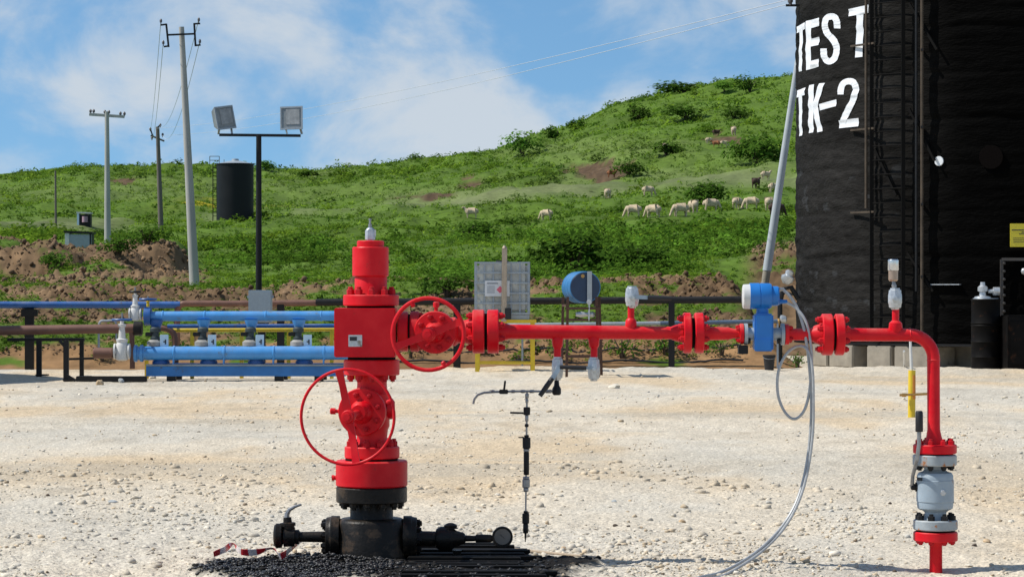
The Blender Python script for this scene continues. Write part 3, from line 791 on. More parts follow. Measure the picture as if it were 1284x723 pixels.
# grass tufts
N = 44000
u = rng.uniform(-90, 1040, N); Y = np.exp(rng.uniform(np.log(58.2), np.log(535), N))
X = (u - CX) / F * Y
dmk = dirt_mask(X, Y); tk = track_mask(X, Y)
fl_ = sstep(4.9, 6.0, X) * (1 - sstep(70, 78, Y))
keep = (dmk < rng.uniform(0.1, 0.75, N)) & (tk < rng.uniform(0.3, 0.8, N)) & (fl_ < 0.1) & clear_of_sheep(u, Y)
X, Y = X[keep], Y[keep]; n = len(X)
W = rng.uniform(3.5, 7.5, n) * Y / F
V, Fq, Cc = scatter(TUFT, X, Y, W, W * rng.uniform(0.6, 1.2, n), veg_cols(n, X, Y) * 1.12)
np_obj("grass", np_mesh("grass", V, Fq, Cc, [VEG]), label="bright spring grass tufts growing on the hillside", cat="grass", kind="stuff")
# thin grass on the cut bank
N = 9000
u = rng.uniform(-60, 1000, N); Y = rng.uniform(58.6, 72, N); X = (u - CX) / F * Y
keep = (dirt_mask(X, Y) < rng.uniform(0.2, 1.25, N) ** 2) & ((X < 5.0))
X, Y = X[keep], Y[keep]; n = len(X); W = rng.uniform(3.5, 9, n) * Y / F
V, Fq, Cc = scatter(TUFT, X, Y, W, W * rng.uniform(0.5, 1.1, n), veg_cols(n, X, Y) * rng.uniform(0.6, 1.05, (n, 1)))
np_obj("bank_grass", np_mesh("bank_grass", V, Fq, Cc, [VEG]), label="sparse grass tufts on the dug soil bank", cat="grass", kind="stuff")
# weeds at the foot of the bank and a few on the gravel
N = 420
u = rng.uniform(-30, 1010, N); Y = rng.uniform(57.9, 61.5, N); X = (u - CX) / F * Y
pk = fbm(X * 0.8, Y * 0.8, 130, 3); keep = (pk > 0.56) & (X < 5.6)
X, Y = X[keep], Y[keep]; n = len(X); W = rng.uniform(0.16, 0.34, n)
V, Fq, Cc = scatter(PROT, X, Y, W, W * 0.9, veg_cols(n, X, Y) * 0.9)
np_obj("weeds", np_mesh("weeds", V, Fq, Cc, [VEG]), label="clumps of weeds at the foot of the dirt bank", cat="weeds", kind="stuff")

def bush(u, y, wpx, hpx, label, seed, tint=1.0, leafk=1.0, K=420, Y=None, base=None):
    p = base if base is not None else ground_at(u, y)
    if Y: p = Vector(((u - CX) / F * Y, Y, float(ground_z((u - CX) / F * Y, Y))))
    W = L(wpx, p.y); H = L(hpx, p.y)
    o = thing("bush", p, label, "bush", "bushes on the hillside")
    r_ = np.random.default_rng(seed)
    blobs = []
    for k in range(7):
        blobs.append((r_.uniform(-0.32, 0.32) * W, r_.uniform(-0.32, 0.32) * W, r_.uniform(0.0, 0.35) * H, r_.uniform(0.45, 0.72)))
    Vs = []; Cs = []
    for j, (bx, by, bz, s) in enumerate(blobs):
        q, sh = clump_proto(seed * 11 + j, K // 7, leaf=0.115 * leafk)
        Vv = q * np.array([W * s, W * s, H * s * 1.35]) + np.array([bx, by, bz])
        Vs.append(Vv.reshape(-1, 3))
        c = np.array([0.080, 0.165, 0.022]) * tint * r_.uniform(0.75, 1.25)
        Cs.append((c[None, None] * sh[:, None, None] * np.ones((1, 4, 1))).reshape(-1, 3))
    V = np.concatenate(Vs); Cc = np.concatenate(Cs)
    cr_ = bpy.data.objects.new("crown", np_mesh("crown", V, np.arange(len(V)).reshape(-1, 4), Cc, [VEG])); COL.objects.link(cr_); cr_.parent = o
    mb = MB()
    for k in range(4):
        a = k * 1.6 + seed
        mb.tube([p + Vector((0, 0, -0.1)), p + Vector((math.cos(a) * W * 0.08, math.sin(a) * W * 0.08, H * 0.3)), p + Vector((math.cos(a) * W * 0.22, math.sin(a) * W * 0.22, H * 0.65))], [0.02 * W + 0.02, 0.015 * W + 0.01, 0.01], 6)
    part("trunk", mb, BARK, o)
    return o
for i, (u, y, w, h, lab, t) in enumerate([
    (880, 257, 66, 36, "dark round bush standing among the grazing sheep", 0.72),
    (948, 206, 74, 46, "large green bush on the slope left of the leaning pole", 0.95),
    (655, 196, 56, 34, "leafy light green bush on the skyline above the scree track", 1.35),
    (722, 163, 22, 15, "small dark tree-like bush on the skyline notch", 0.8),
    (696, 174, 26, 16, "low dark bush on the skyline right of the leafy bush", 0.75),
    (858, 116, 72, 17, "broad dark thicket on the hill crest", 0.7),
    (940, 116, 44, 25, "round bush on the hill crest near the tank", 0.8),
    (908, 117, 22, 14, "pale green bush on the hill crest beside the thicket", 1.5),
    (788, 222, 44, 22, "dark bush beside the brown soil scar", 0.7),
    (835, 195, 40, 18, "dark bush below the sheep on the upper slope", 0.75),
    (920, 150, 46, 18, "dark bramble strip under the hill crest", 0.6),
    (860, 150, 60, 20, "dense bramble bush below the crest thicket", 0.7),
    (800, 150, 52, 22, "bramble bush at the left shoulder of the hill", 0.75),
    (722, 343, 110, 62, "tall dark hedge-like bush above the blue drum", 0.72),
    (800, 338, 70, 40, "green bush on the bank above the silver valve", 0.9),
    (585, 300, 60, 26, "low bush on the bank behind the tote tank", 0.9),
    (560, 372, 60, 30, "brownish dry bush beside the tote tank", 0.8),
    (150, 322, 52, 30, "green bush beside the second concrete pole", 0.9),
    (185, 310, 60, 28, "green bush behind the soil mound", 0.95),
    (70, 335, 44, 24, "green bush growing on the dirt heap", 1.0),
    (333, 214, 20, 12, "small round tree on the skyline behind the far tank", 1.3),
    (385, 222, 26, 8, "dark flat bush on the far ridge", 0.7)]):
    bush(u, y, w, h, lab, 300 + i, t, leafk=1.0 if w > 40 else 1.5, K=1300 if w > 60 else 800)
for i, (u, w, h) in enumerate([(128, 30, 26), (780, 44, 36), (835, 52, 30), (700, 30, 36), (515, 20, 22), (600, 22, 18), (1000, 26, 22), (905, 34, 22), (405, 18, 20), (650, 34, 12)]):
    Y = 57.9 + 0.2 * (i % 3)
    bush(u, 0, w, h, ["leafy weed plant beside the brown pipe stub", "leafy weed under the red pipe, right of the blue drum stand", "wide leafy weed under the red pipe near the black post", "leafy weed inside the legs of the drum stand", "small leafy weed behind the upper handwheel", "small weed under the tote stand", "weed plant beside the tank's concrete block", "weed plant left of the black bucket", "small weed behind the blue manifold", "low weed inside the yellow tote stand"][i], 500 + i, 0.95, leafk=1.3, K=150, Y=Y)["group"] = "weed plants at the bank's foot"
# skyline saplings on the far left ridge
for i in range(26):
    u = 62 + i * 10.2 + random.uniform(-3.5, 3.5); Y = 530 + random.uniform(-8, 6)
    X = (u - CX) / F * Y; p = Vector((X, Y, float(ground_z(X, Y)) - 0.1))
    o = bush(u, 0, random.uniform(3.5, 7), random.uniform(4, 9), "tiny sapling on the far left ridge, %s from the left" % ORD[i], 700 + i, 0.7, leafk=2.4, K=56, base=p)
    o["group"] = "saplings along the far ridge"; o.name = "sapling"; o["category"] = "sapling"
# ------------------------------------------------------------------ red wellhead tree
D = 16.5
S = D / F       # metres per photo pixel at the wellhead
def Q(px, py, dy=0.0):
    """point in the wellhead's plane; dy moves it toward the camera (metres)"""
    return P(px, py, D - dy)
XA = Vector((1, 0, 0)); ZA = Vector((0, 0, 1)); YA = Vector((0, -1, 0))
well = thing("wellhead_tree", WELL, "red painted oil wellhead tree on a black casing head, standing in oily rubble", "wellhead")
def vdisc(px, ytop, ybot, rpx, c=0.006):
    mb = MB(); a = Q(px, ybot); h = (ybot - ytop) * S
    return mb.lathe(a, ZA, fl(rpx * S, h, c), 40)
# casing head
mb = MB(); mb.lathe(Q(466, 712), ZA, [(0, 44 * S), (3 * S, 44 * S), (58 * S, 43 * S), (61 * S, 41 * S), (63 * S, 37 * S)], 40)
casing = part("casing_head", mb, BLK, well)
for sx in (-1, 1):
    mb = MB(); a = Q(466 + sx * 40, 672)
    mb.lathe(a, XA * sx, [(0, 26 * S), (10 * S, 26 * S), (11 * S, 25 * S), (13 * S, 24.5 * S), (16 * S, 24 * S), (17 * S, 23 * S)], 32)
    part("outlet_boss", mb, BLK, well)
    bolt_ring(well, Q(466 + sx * 57, 672), XA * sx, 18 * S, 8, 4.2 * S, 6 * S, BLK)
part("casing_neck", MB().lathe(Q(466, 652), ZA, [(0, 29 * S), (3 * S, 27 * S), (24 * S, 27 * S)], 36), BLK, well)
part("casing_flange", vdisc(466, 609.5, 629, 44.5), BLK, well)
bolt_ring(well, Q(466, 628), -ZA, 36 * S, 12, 5.2 * S, 9 * S, BLK, 0.1)
part("gasket", vdisc(466, 608.5, 610.2, 41, 0.001), GASK, well)
part("spool_flange", vdisc(466, 576.5, 609, 45, 0.008), RED, well)
part("lockdown_screw", MB().lathe(Q(424, 598.5), -XA, [(0, 3 * S), (5 * S, 3 * S), (5 * S, 3.6 * S), (8 * S, 3.6 * S)], 10), RED, well)
part("gasket", vdisc(466, 573.8, 577, 33, 0.001), GASK, well)
part("lower_flange", vdisc(466.5, 559, 574, 34.5), RED, well)
bolt_ring(well, Q(466.5, 559), ZA, 27.5 * S, 10, 4.6 * S, 9.5 * S, DRED, 0.1)
# master gate valve
mb = MB(); mb.lathe(Q(466.5, 560), ZA, [(0, 24 * S), (6 * S, 20 * S), (12 * S, 19 * S), (22 * S, 20 * S), (26 * S, 22 * S), (66 * S, 22 * S), (70 * S, 19 * S), (84 * S, 18.5 * S), (92 * S, 22 * S)], 36)
part("master_valve_body", mb, RED, well)
part("upper_flange", vdisc(466, 450.5, 470, 35), RED, well)
bolt_ring(well, Q(466, 470), -ZA, 27.5 * S, 10, 4.6 * S, 8 * S, DRED, 0.25)
part("gasket", vdisc(466, 446.5, 451, 30, 0.001), GASK, well)
def wheel_valve(cx, cy, rb, ax, wr, wcx, wcy, proj, bar_ang, tube, knobs, stubs):
    """bonnet, stem, handwheel; ax = stem axis pointing at the viewer"""
    ax = Vector(ax).normalized()
    c = Q(cx, cy)
    o = part("bonnet", MB().lathe(c + ax * 0.02, ax, [(0, rb * 0.86 * S), (14 * S, rb * 0.86 * S), (15 * S, rb * 0.97 * S), (16 * S, rb * S), (24 * S, rb * S), (25.5 * S, rb * 0.96 * S), (26 * S, rb * 0.5 * S), (33 * S, rb * 0.44 * S), (36 * S, rb * 0.34 * S), (46 * S, rb * 0.30 * S)], 36), RED, well)
    bolt_ring(well, c + ax * (0.02 + 25.5 * S), ax, rb * 0.74 * S, 8, 3.6 * S, 8 * S, DRED, 0.3)
    w = c + ax * proj
    w = Vector((Q(wcx, wcy).x, w.y, Q(wcx, wcy).z))
    q = ax.to_track_quat('Z', 'Y')
    sd = (w - (c + ax * 0.1)).normalized()
    part("stem", MB().cyl(c + ax * 0.1, w + ax * 0.02, 5.2 * S, 4.2 * S, 16), RED, well)
    rim = [w + q @ Vector((math.cos(t) * wr * S, math.sin(t) * wr * S, 0)) for t in np.linspace(0, 2 * math.pi, 56, endpoint=False)]
    hw = part("handwheel", MB().tube(rim, tube * S, 10, closed=True), RED, well)
    d = (XA * math.cos(bar_ang) + ZA * math.sin(bar_ang))
    d = (d - ax * d.dot(ax)).normalized()
    side = ax.cross(d)
    for sg in (-1, 1):
        mbb = MB()
        pts = [(0.10, 5.0), (0.35, 4.4), (0.7, 4.0), (0.98, 4.8)]
        vs = []
        for (t, hw_) in pts:
            cc = w + d * sg * t * wr * S - ax * (0.03 * math.sin(min(1, (1 - t) * 1.6) * math.pi / 2))
            vs += [cc + side * hw_ * S + ax * 0.008, cc - side * hw_ * S + ax * 0.008, cc - side * hw_ * S - ax * 0.008, cc + side * hw_ * S - ax * 0.008]
        fs = []
        for i in range(3):
            for k in range(4):
                fs.append((i * 4 + k, i * 4 + (k + 1) % 4, i * 4 + 4 + (k + 1) % 4, i * 4 + 4 + k))
        fs += [(3, 2, 1, 0), (12, 13, 14, 15)]
        mbb.add(vs, fs)
        part("spoke", mbb, RED, hw)
    part("hub", MB().lathe(w - ax * 0.04, ax, [(0, 8.5 * S), (0.03, 8.5 * S), (0.034, 7 * S), (0.055, 7 * S), (0.056, 4.5 * S), (0.07, 4.2 * S)], 18), RED, hw)
    for t in knobs:
        k0 = w + q @ Vector((math.cos(t) * wr * S, math.sin(t) * wr * S, 0))
        kd = (w - k0).normalized()
        part("knob", MB().lathe(k0, kd, [(0, 3 * S), (5 * S, 3 * S), (6.5 * S, 1.5 * S)], 10), RED, hw)
    for (dx, dz) in stubs:
        sdv = Vector((dx, 0, dz)).normalized()
        part("grease_stub", MB().lathe(c + ax * 0.1 + sdv * rb * 0.9 * S, sdv, [(0, 2.4 * S), (7 * S, 2.4 * S), (7.2 * S, 4 * S), (13 * S, 4 * S), (14 * S, 2.6 * S)], 12), RED, well)
ax1 = Vector((-0.16, -1, 0.0))
wheel_valve(459.5, 515, 30, ax1, 58, 441.5, 518, 0.46, math.radians(101), 1.9, [math.radians(20)], [(-1, 0.02)])
part("valve_side_lug", MB().lathe(Q(486, 512), XA, [(0, 14 * S), (6 * S, 13 * S), (9 * S, 9 * S)], 20), RED, well)
# cross block
mb = MB(); mb.box(Q(459.3, 416.3), (76 * S, 76 * S, 61 * S), None, 0.006)
blk = part("cross_block", mb, RED, well)
part("name_plate", MB().box(Q(445.5, 427, 38 * S + 0.002), (17 * S, 0.004, 14.5 * S), None, 0.001), SILV, blk)
part("plate_dark_print", MB().box(Q(443, 424.5, 38 * S + 0.0045), (9 * S, 0.002, 5 * S)), INK, blk).name = "plate_print"  # small dark print block on the name plate
part("gasket", vdisc(465, 382.8, 386.2, 30, 0.001), GASK, well)
part("top_flange", vdisc(465.2, 369.3, 383.2, 35), RED, well)
bolt_ring(well, Q(465.2, 369.3), ZA, 27 * S, 10, 4.8 * S, 10 * S, DRED, 0.4)
part("cap_neck", MB().lathe(Q(465, 370), ZA, [(0, 22 * S), (4 * S, 20.3 * S), (22 * S, 20.3 * S), (25 * S, 18.5 * S)], 36), RED, well)
part("tree_cap", MB().lathe(Q(464.6, 346.8), ZA, [(0, 21 * S), (1.4 * S, 22.8 * S), (36 * S, 22.8 * S), (37.3 * S, 21.8 * S), (37.4 * S, 17 * S), (44 * S, 17 * S), (45.2 * S, 15.8 * S)], 44), RED, well)
part("gasket", vdisc(464.6, 345.5, 348.5, 19.5, 0.001), GASK, well)
mb = MB(); mb.lathe(Q(464.2, 302.5), ZA, [(0, 4.5 * S), (2 * S, 4.5 * S), (2.2 * S, 6.3 * S), (13 * S, 6.4 * S), (16 * S, 4.6 * S), (17 * S, 3.0 * S)], 6, phase=0.3)
mb.lathe(Q(469.4, 296), ZA, [(0, 2 * S), (8 * S, 2 * S)], 8)
nv = part("needle_valve", mb, SILV, well)
part("bleed_stem", MB().lathe(Q(464, 286), ZA, [(0, 2.2 * S), (5 * S, 2.2 * S), (5.2 * S, 1.4 * S), (10 * S, 1.3 * S), (10.2 * S, 1.9 * S), (12 * S, 1.7 * S)], 10), STEEL, nv)
part("bleed_collar", MB().lathe(Q(464, 288.5), ZA, [(0, 2.7 * S), (3.4 * S, 2.7 * S)], 10), BLUE, nv)
# wing valve
PY = 415.5
part("wing_flange", MB().lathe(Q(499, PY), XA, fl(25 * S, 13 * S), 36), RED, well)
part("gasket", MB().lathe(Q(511.8, PY), XA, fl(22 * S, 3 * S, 0.001), 30), GASK, well)
part("wing_flange", MB().lathe(Q(514.5, PY), XA, fl(25.5 * S, 11 * S), 36), DRED, well)
bolt_ring(well, Q(525.5, PY), XA, 20 * S, 8, 4 * S, 7 * S, DRED, 0.2)
mb = MB(); mb.lathe(Q(525, PY), XA, [(0, 18 * S), (5 * S, 15 * S), (9 * S, 15 * S), (13 * S, 18 * S), (46 * S, 18 * S), (50 * S, 14.5 * S), (58 * S, 14.5 * S), (66 * S, 17 * S), (69 * S, 20 * S)], 36)
part("wing_valve_body", mb, RED, well)
ax2 = Vector((-0.10, -1, 0.0))
wheel_valve(549, 416, 26.5, ax2, 44, 539.5, 417.3, 0.42, math.radians(21), 2.6, [math.radians(118), math.radians(-62)], [(0.02, 1)])
part("wing_end_flange", MB().lathe(Q(592.5, PY), XA, fl(27.5 * S, 15 * S), 40), RED, well)
bolt_ring(well, Q(592.5, PY), -XA, 21.5 * S, 8, 4.2 * S, 8 * S, DRED, 0.39)
# casing side outlets
lo = part("casing_valve", MB().lathe(Q(412, 672.5), -XA, [(0, 7 * S), (36 * S, 6.3 * S), (37 * S, 9 * S), (42 * S, 9 * S), (42.2 * S, 12 * S), (56 * S, 12.5 * S), (57 * S, 8 * S)], 22), BLK, well)
part("valve_end_disc", MB().lathe(Q(355.5, 671), -XA, [(0, 9 * S), (2 * S, 15 * S), (9 * S, 15.5 * S), (11.5 * S, 13 * S), (12.5 * S, 7 * S)], 26), BLK, lo)
part("valve_bonnet", MB().lathe(Q(361, 663), Vector((-0.05, 0, 1)), [(0, 8.5 * S), (4 * S, 8.5 * S), (4.2 * S, 10 * S), (8 * S, 10 * S), (9 * S, 5.5 * S), (15 * S, 5 * S)], 18), BLK, lo)
part("lever", MB().tube([Q(359.5, 651), Q(360, 644), Q(363, 638.5), Q(370, 634.5), Q(378, 632)], [3.4 * S, 3.2 * S, 2.6 * S, 2 * S, 1.4 * S], 8), STEEL, lo)
ro = part("casing_valve", MB().lathe(Q(522, 674.5), XA, [(0, 12 * S), (4 * S, 9.5 * S), (24 * S, 9 * S), (25 * S, 12 * S), (30 * S, 15 * S), (44 * S, 15 * S), (50 * S, 10 * S), (60 * S, 7 * S), (62 * S, 4 * S), (74 * S, 3.6 * S), (75 * S, 5.2 * S), (93 * S, 5 * S), (96 * S, 3.4 * S)], 22), BLK, well)
part("valve_bonnet", MB().lathe(Q(565, 662), ZA, [(0, 10 * S), (1.5 * S, 8 * S), (3.6 * S, 8.6 * S), (5.5 * S, 6.5 * S), (7 * S, 3 * S)], 16), BLK, ro)
part("valve_foot", MB().lathe(Q(573, 689), -ZA, [(0, 6 * S), (6 * S, 5 * S)], 12), BLK, ro)
g = part("pressure_gauge", MB().lathe(Q(630, 672, -0.02), YA, [(0, 10 * S), (0.006, 13 * S), (0.045, 13.2 * S), (0.05, 12.6 * S), (0.05, 10.6 * S), (0.046, 10.4 * S)], 28), BLK, well)
part("dial", MB().lathe(Q(630, 672, 0.0262), YA, [(0, 10.4 * S), (0.0015, 10.4 * S)], 24), GLASS, g)
part("needle", MB().bar(Q(633, 675, 0.031), Q(627.5, 669.5, 0.031), 0.004, 0.0015), INK, g)

# ------------------------------------------------------------------ red flow line
line = thing("flow_line_pipe", Q(900, 703), "long red horizontal flow pipe with flanges, elbow and drop at the far end", "pipe")
ROOT[line] = Vector(line.location)
def hflange(x0, x1, cy, r, parent=None, c=0.006):
    return part("flange", MB().lathe(Q(x0, cy), XA, fl(r * S, (x1 - x0) * S, c), 40), RED, parent or line)
hflange(611, 625.5, 415.5, 27.5)
part("gasket", MB().lathe(Q(607.4, 415.5), XA, fl(23 * S, 3.7 * S, 0.001), 30), GASK, line)
bolt_ring(line, Q(625.5, 415.5), XA, 21.5 * S, 8, 4.2 * S, 8 * S, DRED, 0.39)
def hp(px): return 415.6 + (px - 625) * (419.5 - 415.6) / (1143 - 625)
part("pipe", MB().lathe(Q(625, hp(625)), (Q(856, hp(856)) - Q(625, hp(625))), [(0, 13 * S), (8 * S, 11 * S), (14 * S, 9.2 * S), (210 * S, 8.2 * S), (216 * S, 7.8 * S), (222 * S, 10 * S), (231 * S, 12 * S)], 28), RED, line)
def noz(px, y0, y1, y2, wb, wt, up):
    z = ZA if up else -ZA
    a = Q(px, y0)
    h1 = abs(y1 - y0) * S; h2 = abs(y2 - y1) * S
    prof = [(0, wb * 0.9 * S), (h1 * 0.35, wb * S), (h1 * 0.8, wb * 0.92 * S), (h1, wt * 1.15 * S), (h1 + 0.002, wt * S), (h1 + h2, wt * S)]
    part("branch_nozzle", MB().lathe(a, z, prof, 18), RED, line)
noz(791.2, 412, 399, 384, 7.4, 4.2, True)
noz(699, 421, 436, 448, 7, 4.6, False)
noz(744.8, 421, 436, 448, 7, 4.4, False)
noz(1123, 416, 402, 387, 8.8, 4.4, True)
for x0, x1 in ((856.5, 866.5), (870.7, 882)): hflange(x0, x1, 417.2, 25.5)
part("gasket", MB().lathe(Q(866.3, 417.2), XA, fl(19 * S, 4.6 * S, 0.001), 30), GASK, line)
bolt_ring(line, Q(856.5, 417.2), -XA, 19.5 * S, 8, 4 * S, 7 * S, DRED, 0.39)
bolt_ring(line, Q(882, 417.2), XA, 19.5 * S, 8, 4 * S, 6.5 * S, DRED, 0.39)
part("reducer", MB().lathe(Q(881, 418), XA, [(0, 12 * S), (7 * S, 8.5 * S), (32 * S, 8 * S), (40 * S, 6 * S), (45 * S, 6 * S), (47.2 * S, 8.5 * S)], 24), RED, line)
hflange(927.6, 932.4, 418.4, 13, c=0.003)
bolt_ring(line, Q(927.6, 418.4), -XA, 10.2 * S, 4, 2.6 * S, 5 * S, DRED, 0.6)
hflange(983.8, 989, 419, 13, c=0.003)
bolt_ring(line, Q(989, 419), XA, 10.2 * S, 4, 2.6 * S, 5 * S, DRED, 0.6)
part("pipe", MB().lathe(Q(988.5, 419), XA, [(0, 8.5 * S), (3 * S, 7.4 * S), (28 * S, 7.6 * S), (33 * S, 11 * S), (42 * S, 14 * S)], 24), RED, line)
for x0, x1 in ((1030, 1043.4), (1046.8, 1057.8)): hflange(x0, x1, 419.2, 26)
part("gasket", MB().lathe(Q(1043.2, 419.2), XA, fl(20 * S, 3.8 * S, 0.001), 30), GASK, line)
bolt_ring(line, Q(1030, 419.2), -XA, 20 * S, 8, 4 * S, 7 * S, DRED, 0.39)
bolt_ring(line, Q(1057.8, 419.2), XA, 20 * S, 8, 4 * S, 6 * S, DRED, 0.39)
pts = [Q(1057, 419.4), Q(1061, 419.4), Q(1066, 419.4), Q(1140, 419.6)]
R_ = 30
for t in np.linspace(0, math.pi / 2, 12): pts.append(Q(1140.5 + R_ * math.sin(t), 419.6 + R_ * (1 - math.cos(t))))
pts += [Q(1170.5, 470), Q(1170.8, 538), Q(1171, 546), Q(1171.5, 558)]
rad = [13 * S, 11 * S, 8.3 * S] + [8 * S] * (len(pts) - 6) + [8 * S, 9.4 * S, 12.5 * S]
part("elbow_pipe", MB().tube(pts, rad, 24), RED, line)
for (px, py, ax) in ((1141, 419.6, XA), (1170.5, 451, ZA)):
    part("weld_bead", MB().lathe(Q(px, py) - ax * 0.004, ax, [(0, 8.1 * S), (0.004, 8.7 * S), (0.008, 8.1 * S)], 24), RED, line)
part("flange", MB().lathe(Q(1172.3, 568), ZA, fl(27.3 * S, 11.5 * S), 40), RED, line)
bolt_ring(line, Q(1172.3, 556.7), ZA, 21 * S, 8, 4 * S, 7.5 * S, DRED, 0.39)

# grey ball valve under the elbow
gv = thing("ball_valve", Q(1172.5, 715), "grey flanged ball valve between two red flanges under the pipe elbow", "valve")
part("gasket", MB().lathe(Q(1172, 569.6), ZA, fl(23 * S, 2 * S, 0.0005), 28), GASK, gv)
part("valve_flange", MB().lathe(Q(1172, 583), ZA, fl(27.5 * S, 13.4 * S), 40), GREYR, gv)
bolt_ring(gv, Q(1172, 583), -ZA, 21.5 * S, 8, 4 * S, 6 * S, BLKP, 0.39)
part("valve_neck", MB().lathe(Q(1172.3, 592), ZA, [(0, 17 * S), (4 * S, 13 * S), (9 * S, 14 * S)], 28), GREYP, gv)
part("valve_body", MB().lathe(Q(1172.5, 638.5), ZA, [(0, 19 * S), (2 * S, 22 * S), (6 * S, 22.6 * S), (10 * S, 22.6 * S), (10.6 * S, 23.4 * S), (37 * S, 23.4 * S), (37.6 * S, 22.6 * S), (43 * S, 22.6 * S), (46.5 * S, 20.5 * S), (47.5 * S, 17 * S)], 40), GREYP, gv)
part("body_plug", MB().lathe(Q(1182, 617, 0.099), YA, [(0, 4.2 * S), (0.008, 4.2 * S), (0.012, 3 * S)], 6), SILV, gv)
part("body_plate", MB().box(Q(1153, 600, 0.055), (8 * S, 0.004, 4 * S), Matrix.Rotation(-0.9, 3, 'Z')), INK, gv)
part("stem_boss", MB().lathe(Q(1150, 610), -XA, [(0, 6 * S), (2 * S, 6 * S), (2.2 * S, 4.2 * S), (7 * S, 4 * S), (8 * S, 2.5 * S)], 14), BLKP, gv)
hd = part("lever", MB().tube([Q(1143.6, 610, 0.0), Q(1144.5, 596, 0.03), Q(1150, 575, 0.145), Q(1152.5, 556, 0.15), Q(1152.6, 538, 0.15)], [2.4 * S, 2.4 * S, 2.6 * S, 2.6 * S, 2.6 * S], 8), STEEL, gv)
part("grip", MB().lathe(Q(1152.6, 541, 0.15), ZA, [(0, 4.2 * S), (1 * S, 4.8 * S), (24 * S, 4.6 * S), (26 * S, 3.6 * S)], 14), RUBBER, hd)
part("valve_neck", MB().lathe(Q(1173, 652.5), ZA, [(0, 16 * S), (4 * S, 13.5 * S), (11 * S, 13.5 * S), (15 * S, 19 * S)], 28), GREYP, gv)
part("valve_flange", MB().lathe(Q(1173, 663.5), ZA, fl(27.7 * S, 12.5 * S), 40), GREYR, gv)
bolt_ring(gv, Q(1173, 651), ZA, 21.5 * S, 8, 4.4 * S, 8.5 * S, BLKP, 0.39)
part("gasket", MB().lathe(Q(1173, 666), ZA, fl(24 * S, 2.6 * S, 0.0005), 28), GASK, gv)
rs = thing("riser_pipe", Q(1173.5, 722), "short red riser pipe with flange rising from the stones below the grey valve", "pipe")
part("flange", MB().lathe(Q(1173, 677.5), ZA, fl(27.7 * S, 11.8 * S), 40), RED, rs)
bolt_ring(rs, Q(1173, 677), -ZA, 21.5 * S, 8, 4 * S, 5 * S, DRED, 0.39)
part("pipe", MB().lathe(Q(1173.5, 740), ZA, [(0, 8.2 * S), (56 * S, 8 * S), (63 * S, 11 * S)], 24), RED, rs)

# ------------------------------------------------------------------ silver ball valves on the branches
def branch_valve(px, ytop, ybot, w, label, name="branch_valve"):
    o = thing(name, Q(px, ybot), label, "valve", "silver valves on the red pipe's branches")
    h = (ybot - ytop) * S; r = w / 2 * S
    part("valve_body", MB().lathe(Q(px, ybot), ZA, [(0, r * 0.55), (h * 0.08, r * 0.62), (h * 0.1, r * 0.86), (h * 0.24, r * 0.92), (h * 0.34, r), (h * 0.66, r), (h * 0.76, r * 0.92), (h * 0.9, r * 0.88), (h * 0.92, r * 0.7), (h, r * 0.66)], 10), SILV, o, 28)
    part("stem_nut", MB().lathe(Q(px, (ytop + ybot) / 2, r * 0.8), YA, [(0, r * 0.5), (0.012, r * 0.5), (0.014, r * 0.3), (0.024, r * 0.3)], 6), SILV, o)
    return o
def lever(o, pts, grip_from, wpx=3.0, gpx=3.0, gm=None):
    mb = MB()
    for a, b in zip(pts[:-1], pts[1:]): mb.bar(a, b, wpx * S, 0.007, up=(0, 1, 0))
    lv = part("lever", mb, GREYP, o)
    part("grip", MB().tube([pts[-1] + (pts[-2] - pts[-1]).normalized() * grip_from, pts[-1] + (pts[-2] - pts[-1]).normalized() * grip_from * 0.5, pts[-1]], [gpx * S, gpx * 1.05 * S, gpx * 0.9 * S], 10), RUBBER, lv)
v1 = branch_valve(792.5, 358.5, 386, 17.5, "silver ball valve on top of the red pipe, black lever pointing sideways")
lever(v1, [Q(797, 372, 0.045), Q(806, 372.5, 0.045), Q(842, 374, 0.045)], 30 * S, 5, 3.0)
v2 = branch_valve(699, 447, 476.5, 14.5, "silver ball valve under the red pipe with lever hanging down to the left")
lever(v2, [Q(702, 459, 0.045), Q(696, 469, 0.06), Q(677, 496, 0.075)], 27 * S, 6, 3.2)
v3 = branch_valve(744.6, 447.5, 477.5, 15.5, "silver ball valve under the red pipe with black lever pointing at its neighbour")
lever(v3, [Q(744, 461, 0.045), Q(736, 461, 0.05), Q(702, 460, 0.05)], 33 * S, 4, 2.8)
v4 = branch_valve(1122.3, 361, 388, 18, "silver ball valve near the elbow carrying a silver gauge bottle")
ga = thing("gauge_bottle", Q(1120, 361), "silver cylindrical gauge housing with copper lower half above the elbow valve", "gauge")
part("gauge_stem", MB().lathe(Q(1121.5, 362), Vector((-0.12, 0, 1)), [(0, 2.4 * S), (4 * S, 3.4 * S), (7 * S, 2.2 * S), (11 * S, 2.2 * S)], 10), STEEL, ga)
part("gauge_base", MB().lathe(Q(1120, 352.5), ZA, [(0, 4.5 * S), (2 * S, 6 * S), (13.5 * S, 6 * S)], 20), mat("copper_tone", (0.42, 0.30, 0.22), 0.35, metal=0.6), ga)
part("gauge_cap", MB().lathe(Q(1120, 339), ZA, [(0, 6.4 * S), (1 * S, 6.8 * S), (12.6 * S, 6.8 * S), (14 * S, 5.6 * S)], 20), mat("polished_steel", (0.62, 0.64, 0.66), 0.2, metal=0.9), ga)

